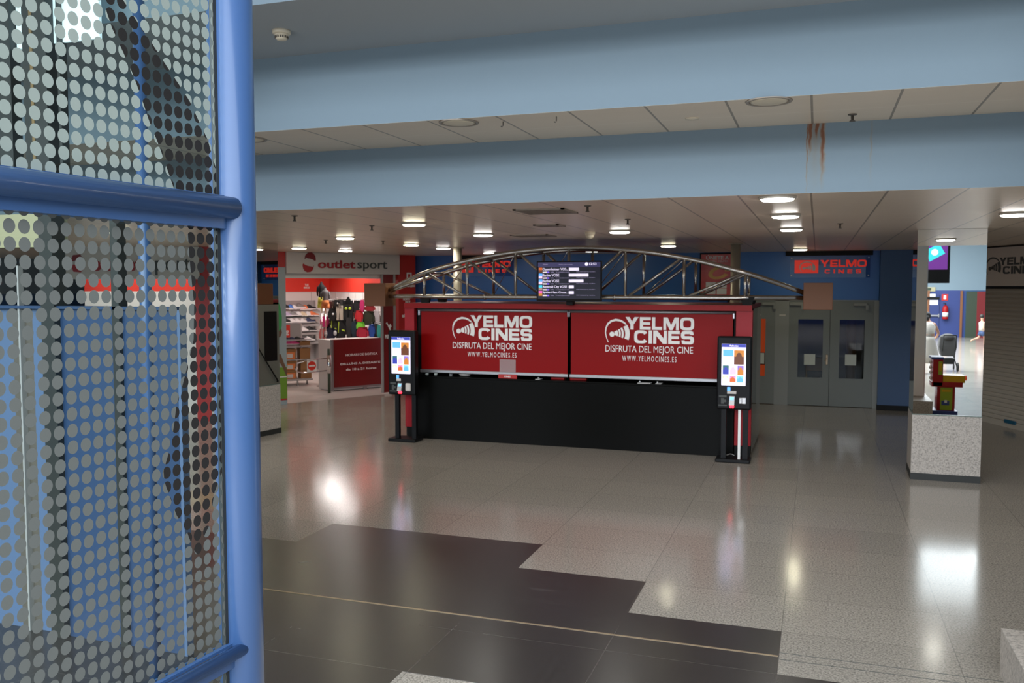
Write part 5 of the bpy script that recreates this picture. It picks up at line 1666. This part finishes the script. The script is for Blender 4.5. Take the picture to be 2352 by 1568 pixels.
part('base', 'toy_blue', tm, lambda m: mbox(m, 2132, 941, 2196, 950, -0.25, 0.22))
part('pedestal', 'toy_red', tm, lambda m: mbox(m, 2148, 884, 2191, 942, -0.16, 0.18))
part('pedestal_print', ['toy_green', 'toy_blue', 'white_print', 'toy_yellow'], tm, lambda m: (mbox(m, 2156, 888, 2185, 938, 0.18, 0.185, 0, 0), mbox(m, 2159, 918, 2177, 927, 0.186, 0.190, 1, 0), mbox(m, 2166, 916, 2172, 922, 0.190, 0.194, 2, 0), mbox(m, 2160, 892, 2181, 897, 0.186, 0.190, 3, 0)))
part('shelf', 'toy_red', tm, lambda m: mbox(m, 2137, 876, 2208, 885, -0.2, 0.2))
part('deck', 'toy_yellow', tm, lambda m: mbox(m, 2160, 861, 2214, 876, -0.18, 0.18, 0, 0.015))
part('cabinet', 'toy_red', tm, lambda m: mbox(m, 2139, 822, 2164, 884, -0.2, 0.2))
part('cabinet_print', ['toy_green', 'toy_yellow'], tm, lambda m: (mbox(m, 2152, 828, 2162, 858, 0.2, 0.205, 0, 0), mbox(m, 2154, 832, 2160, 850, 0.206, 0.21, 1, 0)))
part('top_cap', 'toy_blue', tm, lambda m: mbox(m, 2137, 818, 2165, 823, -0.22, 0.22))
part('knob', 'orange_red', tm, lambda m: m.lathe([(0.02, -0.02), (0.05, -0.01), (0.05, 0.01), (0.02, 0.02)], n=16, M=Matrix.Translation((mx(2218, 868)[0], 0.0, mx(2218, 868)[1])) @ Matrix.Rotation(PI / 2, 4, 'Y')))
for py in (830, 842, 853, 866):
    part('side_lamp', 'white_print', tm, lambda m: m.ellipsoid((mx(2136, py)[0], 0.1, mx(2136, py)[1]), (0.03, 0.04, 0.035)))

# pushchair
pp_ = mir_floor(2176, 851)
pm = thing('pushchair', 'dark grey pushchair reflected in the pillar mirror beside the woman in white', 'pushchair', pp_, 0)
part('seat_shell', 'pram_fabric', pm, lambda m: m.add([(-0.20, 0.18, 0.42), (0.16, 0.18, 0.42), (0.22, 0.10, 0.70), (0.22, 0.0, 0.98), (-0.21, 0.0, 0.98), (-0.25, 0.10, 0.70), (-0.20, -0.22, 0.45), (0.16, -0.22, 0.45), (0.22, -0.28, 0.72), (0.20, -0.25, 0.95), (-0.2, -0.25, 0.95), (-0.25, -0.28, 0.72)],
                                                      [(0, 1, 2, 5), (5, 2, 3, 4), (7, 6, 11, 8), (8, 11, 10, 9), (1, 7, 8, 2), (2, 8, 9, 3), (6, 0, 5, 11), (11, 5, 4, 10), (3, 9, 10, 4), (6, 7, 1, 0)]), bevel=0.03)
part('hood', 'pram_fabric', pm, lambda m: m.ellipsoid((0, -0.12, 0.92), (0.22, 0.2, 0.13)))
for x in (-0.2, 0.2):
    part('slim_tube', 'rubber', pm, lambda m: m.tube([(x * .8, 0.35, 1.02), (x * .8, 0.12, 0.55), (x, -0.3, 0.12)], 0.014, 8).tube([(x * .8, -0.1, 0.42), (x, 0.28, 0.14)], 0.014, 8))
    part('wheel', 'rubber', pm, lambda m: m.lathe([(0.05, -0.02), (0.12, -0.02), (0.13, 0.0), (0.12, 0.02), (0.05, 0.02)], n=20, M=Matrix.Translation((x * 1.1, 0.28, 0.13)) @ Matrix.Rotation(PI / 2, 4, 'Y')))
    part('wheel', 'rubber', pm, lambda m: m.lathe([(0.04, -0.015), (0.08, -0.015), (0.09, 0.0), (0.08, 0.015), (0.04, 0.015)], n=18, M=Matrix.Translation((x, -0.32, 0.09)) @ Matrix.Rotation(PI / 2, 4, 'Y')))
part('handle', 'rubber', pm, lambda m: m.tube([(-0.16, 0.35, 1.02), (0.16, 0.35, 1.02)], 0.016, 8))
part('basket', 'rubber', pm, lambda m: m.b2((-0.15, -0.2, 0.2), (0.15, 0.2, 0.36), bev=0.02))

# woman in a white dress bending towards the pushchair
wp = mir_floor(2141, 858)
wp.x -= 0.12
wm = thing('person', 'woman in a white sleeveless dress leaning over the pushchair in the mirror', 'person', wp, 0)
J = [(0, 0, 0.92), (0.02, -0.04, 1.10), (0.02, -0.13, 1.30), (0.0, -0.19, 1.42), (-0.02, -0.26, 1.50), (-0.02, -0.31, 1.58),
     (0.17, -0.15, 1.34), (0.27, -0.16, 1.10), (0.24, -0.36, 0.98), (0.21, -0.42, 0.97),
     (-0.15, -0.17, 1.34), (-0.24, -0.24, 1.10), (-0.16, -0.42, 1.02), (-0.12, -0.48, 1.02),
     (0.09, 0.0, 0.84), (0.10, -0.02, 0.48), (0.10, 0.03, 0.09), (0.10, -0.12, 0.04),
     (-0.09, 0.0, 0.84), (-0.10, 0.02, 0.48), (-0.10, 0.06, 0.09), (-0.10, -0.09, 0.04)]
B = [(0, 1), (1, 2), (2, 3), (3, 4), (4, 5), (2, 6), (6, 7), (7, 8), (8, 9), (2, 10), (10, 11), (11, 12), (12, 13), (0, 14), (14, 15), (15, 16), (16, 17), (0, 18), (18, 19), (19, 20), (20, 21)]
RD = [.13, .115, .125, .05, .085, .09, .05, .038, .03, .026, .05, .038, .03, .026, .085, .055, .036, .03, .085, .055, .036, .03]
skin_mesh('body', J, B, RD, 'skin', wm)
part('dress', 'white_cloth', wm, lambda m: m.lathe([(0.30, 0.30), (0.27, 0.5), (0.22, 0.75), (0.175, 0.92), (0.15, 1.02)], n=22).tube([(0.01, -0.01, 0.98), (0.02, -0.04, 1.10), (0.02, -0.12, 1.27), (0.01, -0.165, 1.38)], [0.155, 0.145, 0.17, 0.10], 18))
part('hair', 'hair_dark', wm, lambda m: m.ellipsoid((-0.02, -0.27, 1.57), (0.10, 0.10, 0.12)).tube([(-0.02, -0.19, 1.58), (-0.02, -0.15, 1.45)], [0.05, 0.03], 10))
for s_ in (-1, 1):
    hx = 0.21 if s_ > 0 else -0.12
    hy = -0.42 if s_ > 0 else -0.48
    part('finger', 'skin', wm, lambda m: [m.tube([(hx + 0.016 * (k - 1.5), hy - 0.01, 0.98), (hx + 0.016 * (k - 1.5), hy - 0.06, 0.965 - 0.01 * abs(k - 1.5)), (hx + 0.016 * (k - 1.5), hy - 0.075, 0.93)], 0.008, 6) for k in range(4)])

# running child
cp_ = mir_depth(2254, 797, 39.5)
cm = thing('person', 'small dark-haired child in a white shirt running away in the mirror', 'person', (cp_.x, cp_.y, 0), 0)
J = [(0, 0, 0.62), (0.0, 0.0, 0.78), (0, -0.02, 0.94), (0.0, -0.03, 1.02), (0.0, -0.03, 1.10), (0, -0.03, 1.19),
     (0.04, 0.12, 0.92), (0.02, 0.17, 0.72), (0.10, 0.15, 0.62), (0.13, 0.14, 0.60), (0.04, -0.15, 0.92), (-0.04, -0.2, 0.74), (0.08, -0.22, 0.66), (0.11, -0.22, 0.66),
     (0.02, 0.06, 0.56), (0.10, 0.07, 0.34), (0.09, 0.07, 0.07), (0.17, 0.07, 0.03), (-0.02, -0.06, 0.56), (-0.10, -0.07, 0.33), (-0.34, -0.07, 0.24), (-0.38, -0.07, 0.17)]
RD = [.09, .085, .095, .04, .065, .065, .035, .027, .022, .02, .035, .027, .022, .02, .065, .042, .028, .024, .065, .042, .028, .024]
skin_mesh('body', J, B, RD, 'skin', cm)
part('shirt', 'white_cloth', cm, lambda m: m.tube([(0, 0, 0.62), (0, 0, 0.78), (0, -0.02, 0.94), (0, -0.03, 0.99)], [0.115, 0.11, 0.12, 0.06], 16))
part('shorts', 'denim', cm, lambda m: m.tube([(0, 0, 0.66), (0.02, 0.05, 0.52), (0.07, 0.065, 0.42)], [0.10, 0.085, 0.075], 12).tube([(0, 0, 0.66), (-0.03, -0.05, 0.52), (-0.08, -0.065, 0.42)], [0.10, 0.085, 0.075], 12))
part('hair', 'hair_dark', cm, lambda m: m.ellipsoid((-0.01, -0.03, 1.19), (0.088, 0.088, 0.085)))

# hanging advertising screen
hs = mir_depth(2152, 650, 26.0)
ad = thing('hanging_screen', 'purple and turquoise hanging advertising screen reflected in the pillar mirror', 'screen', (hs.x, hs.y, hs.z), 0)
AW = mir_depth(2180, 650, 26.0).x - mir_depth(2124, 650, 26.0).x
AH = mir_depth(2152, 566, 26.0).z - hs.z + 0.12
mat('ad_purple', (0.14, 0.035, 0.22), 0.3, emit=0.8, ecol=(0.14, 0.035, 0.24))
mat('ad_turq', (0.05, 0.55, 0.60), 0.3, emit=0.9, ecol=(0.05, 0.58, 0.62))
part('casing', 'black_matt', ad, lambda m: m.b2((-AW / 2, -0.08, 0), (AW / 2, 0.05, AH), bev=0.01))
part('display', 'ad_purple', ad, lambda m: m.b2((-AW / 2 + 0.03, 0.05, AH * .33), (AW / 2 - 0.06, 0.056, AH * .97)))
part('diamond', 'ad_turq', ad, lambda m: m.plate([(-0.20, AH * .52), (0.17, AH * .72), (0.02, AH * 0.96), (-0.30, AH * 0.80)], 0.057, 0.061))
part('diamond_mark', 't_white', ad, lambda m: m.plate([(-0.08 + 0.085 * math.cos(a * PI / 8), AH * .75 + 0.085 * math.sin(a * PI / 8)) for a in range(16)], 0.0615, 0.064))
for x in (-AW * .3, AW * .3):
    part('hanger_rod', 'alu', ad, lambda m: m.tube([(x, 0, AH), (x, 0, 5.75 - hs.z)], 0.01, 8))

# far blue wall with its fire door and extinguisher
YR = YB + 0.0
fy = 2 * YM - YB
d4 = thing('door_4', None, None, (mir_depth(2140, 690, fy).x, YB + 0.01, 0))
d4['kind'] = 'structure'
part('leaf', 'rear_door', d4, lambda m: m.b2((-0.75, 0, 0), (0.32, 0.05, 2.0)))
part('push_bar', 'alu', d4, lambda m: m.b2((-0.45, 0.05, 0.98), (0.28, 0.13, 1.05)).b2((-0.5, 0.05, 0.94), (-0.44, 0.1, 1.1)).b2((0.28, 0.05, 0.94), (0.33, 0.1, 1.1)))
part('door_closer', 'black_matt', d4, lambda m: m.b2((-0.5, 0.05, 1.78), (0.32, 0.12, 1.88)))
for zz, h, w, lab in ((1.90, 0.13, 0.6, 'white notice above the closer of the blue fire door in the mirror'), (1.52, 0.22, 0.42, 'white notice below the closer of the blue fire door in the mirror')):
    o = MB().b2((-w / 2, 0, 0), (w / 2, 0.005, h)).build('paper_notice', 'white_print')
    o.location = (d4.location.x + (-0.15 if h < .2 else 0.05), YB + 0.062, zz)
    tag(o, lab, 'notice')
fx = mir_depth(2165, 710, fy)
fe = thing('fire_extinguisher', 'red fire extinguisher on the far blue wall in the mirror', 'fire extinguisher', (fx.x + 0.1, YB + 0.16, 0.85), 0)
part('cylinder', 'red_gloss', fe, lambda m: m.lathe([(0.12, 0), (0.13, 0.03), (0.13, 0.5), (0.10, 0.6), (0.04, 0.65)], n=20))
part('valve', 'rubber', fe, lambda m: m.tube([(0, 0, 0.65), (0, 0, 0.74), (-0.1, 0, 0.76)], 0.025, 10))
part('label_print', 'paper', fe, lambda m: m.lathe([(0.131, 0.12), (0.131, 0.32)], n=20))
sg_ = MB().b2((-0.14, 0, 0), (0.14, 0.01, 0.30)).b2((-0.05, 0.01, 0.06), (0.05, 0.014, 0.24), 1).build('safety_sign', ['shop_red_deep', 'white_print'])
sg_.location = (fx.x + 0.08, YB + 0.005, 1.72)
tag(sg_, 'red and white safety sign above the fire extinguisher in the mirror', 'sign')
ex = MB().b2((-0.3, 0, 0), (0.3, 0.04, 0.2)).b2((-0.12, 0.04, 0.04), (0.12, 0.045, 0.16), 1).build('exit_sign', ['cream_beam', 'gate_green'])
ex.location = (mir_depth(2132, 668, fy).x, YB + 0.005, 2.15)
tag(ex, 'yellow-green exit sign above the blue fire door in the mirror', 'sign')
rb = mir_depth(2232, 710, fy)
sf = thing('shop_window', 'reddish shop window with dark posts on the far wall in the mirror', 'shop window', (rb.x, YB + 0.02, 0))
part('display_panel', ['red_dark', 'gate_green'], sf, lambda m: m.b2((0.2, 0, 0), (2.4, 0.04, 2.15), 0).b2((-0.25, 0.0, 0), (0.2, 0.04, 2.15), 1))
for x in (-1.9, -0.5):
    part('post', 'brown_block', sf, lambda m: m.b2((x, 0, 0), (x + 0.1, 0.06, 2.18)))
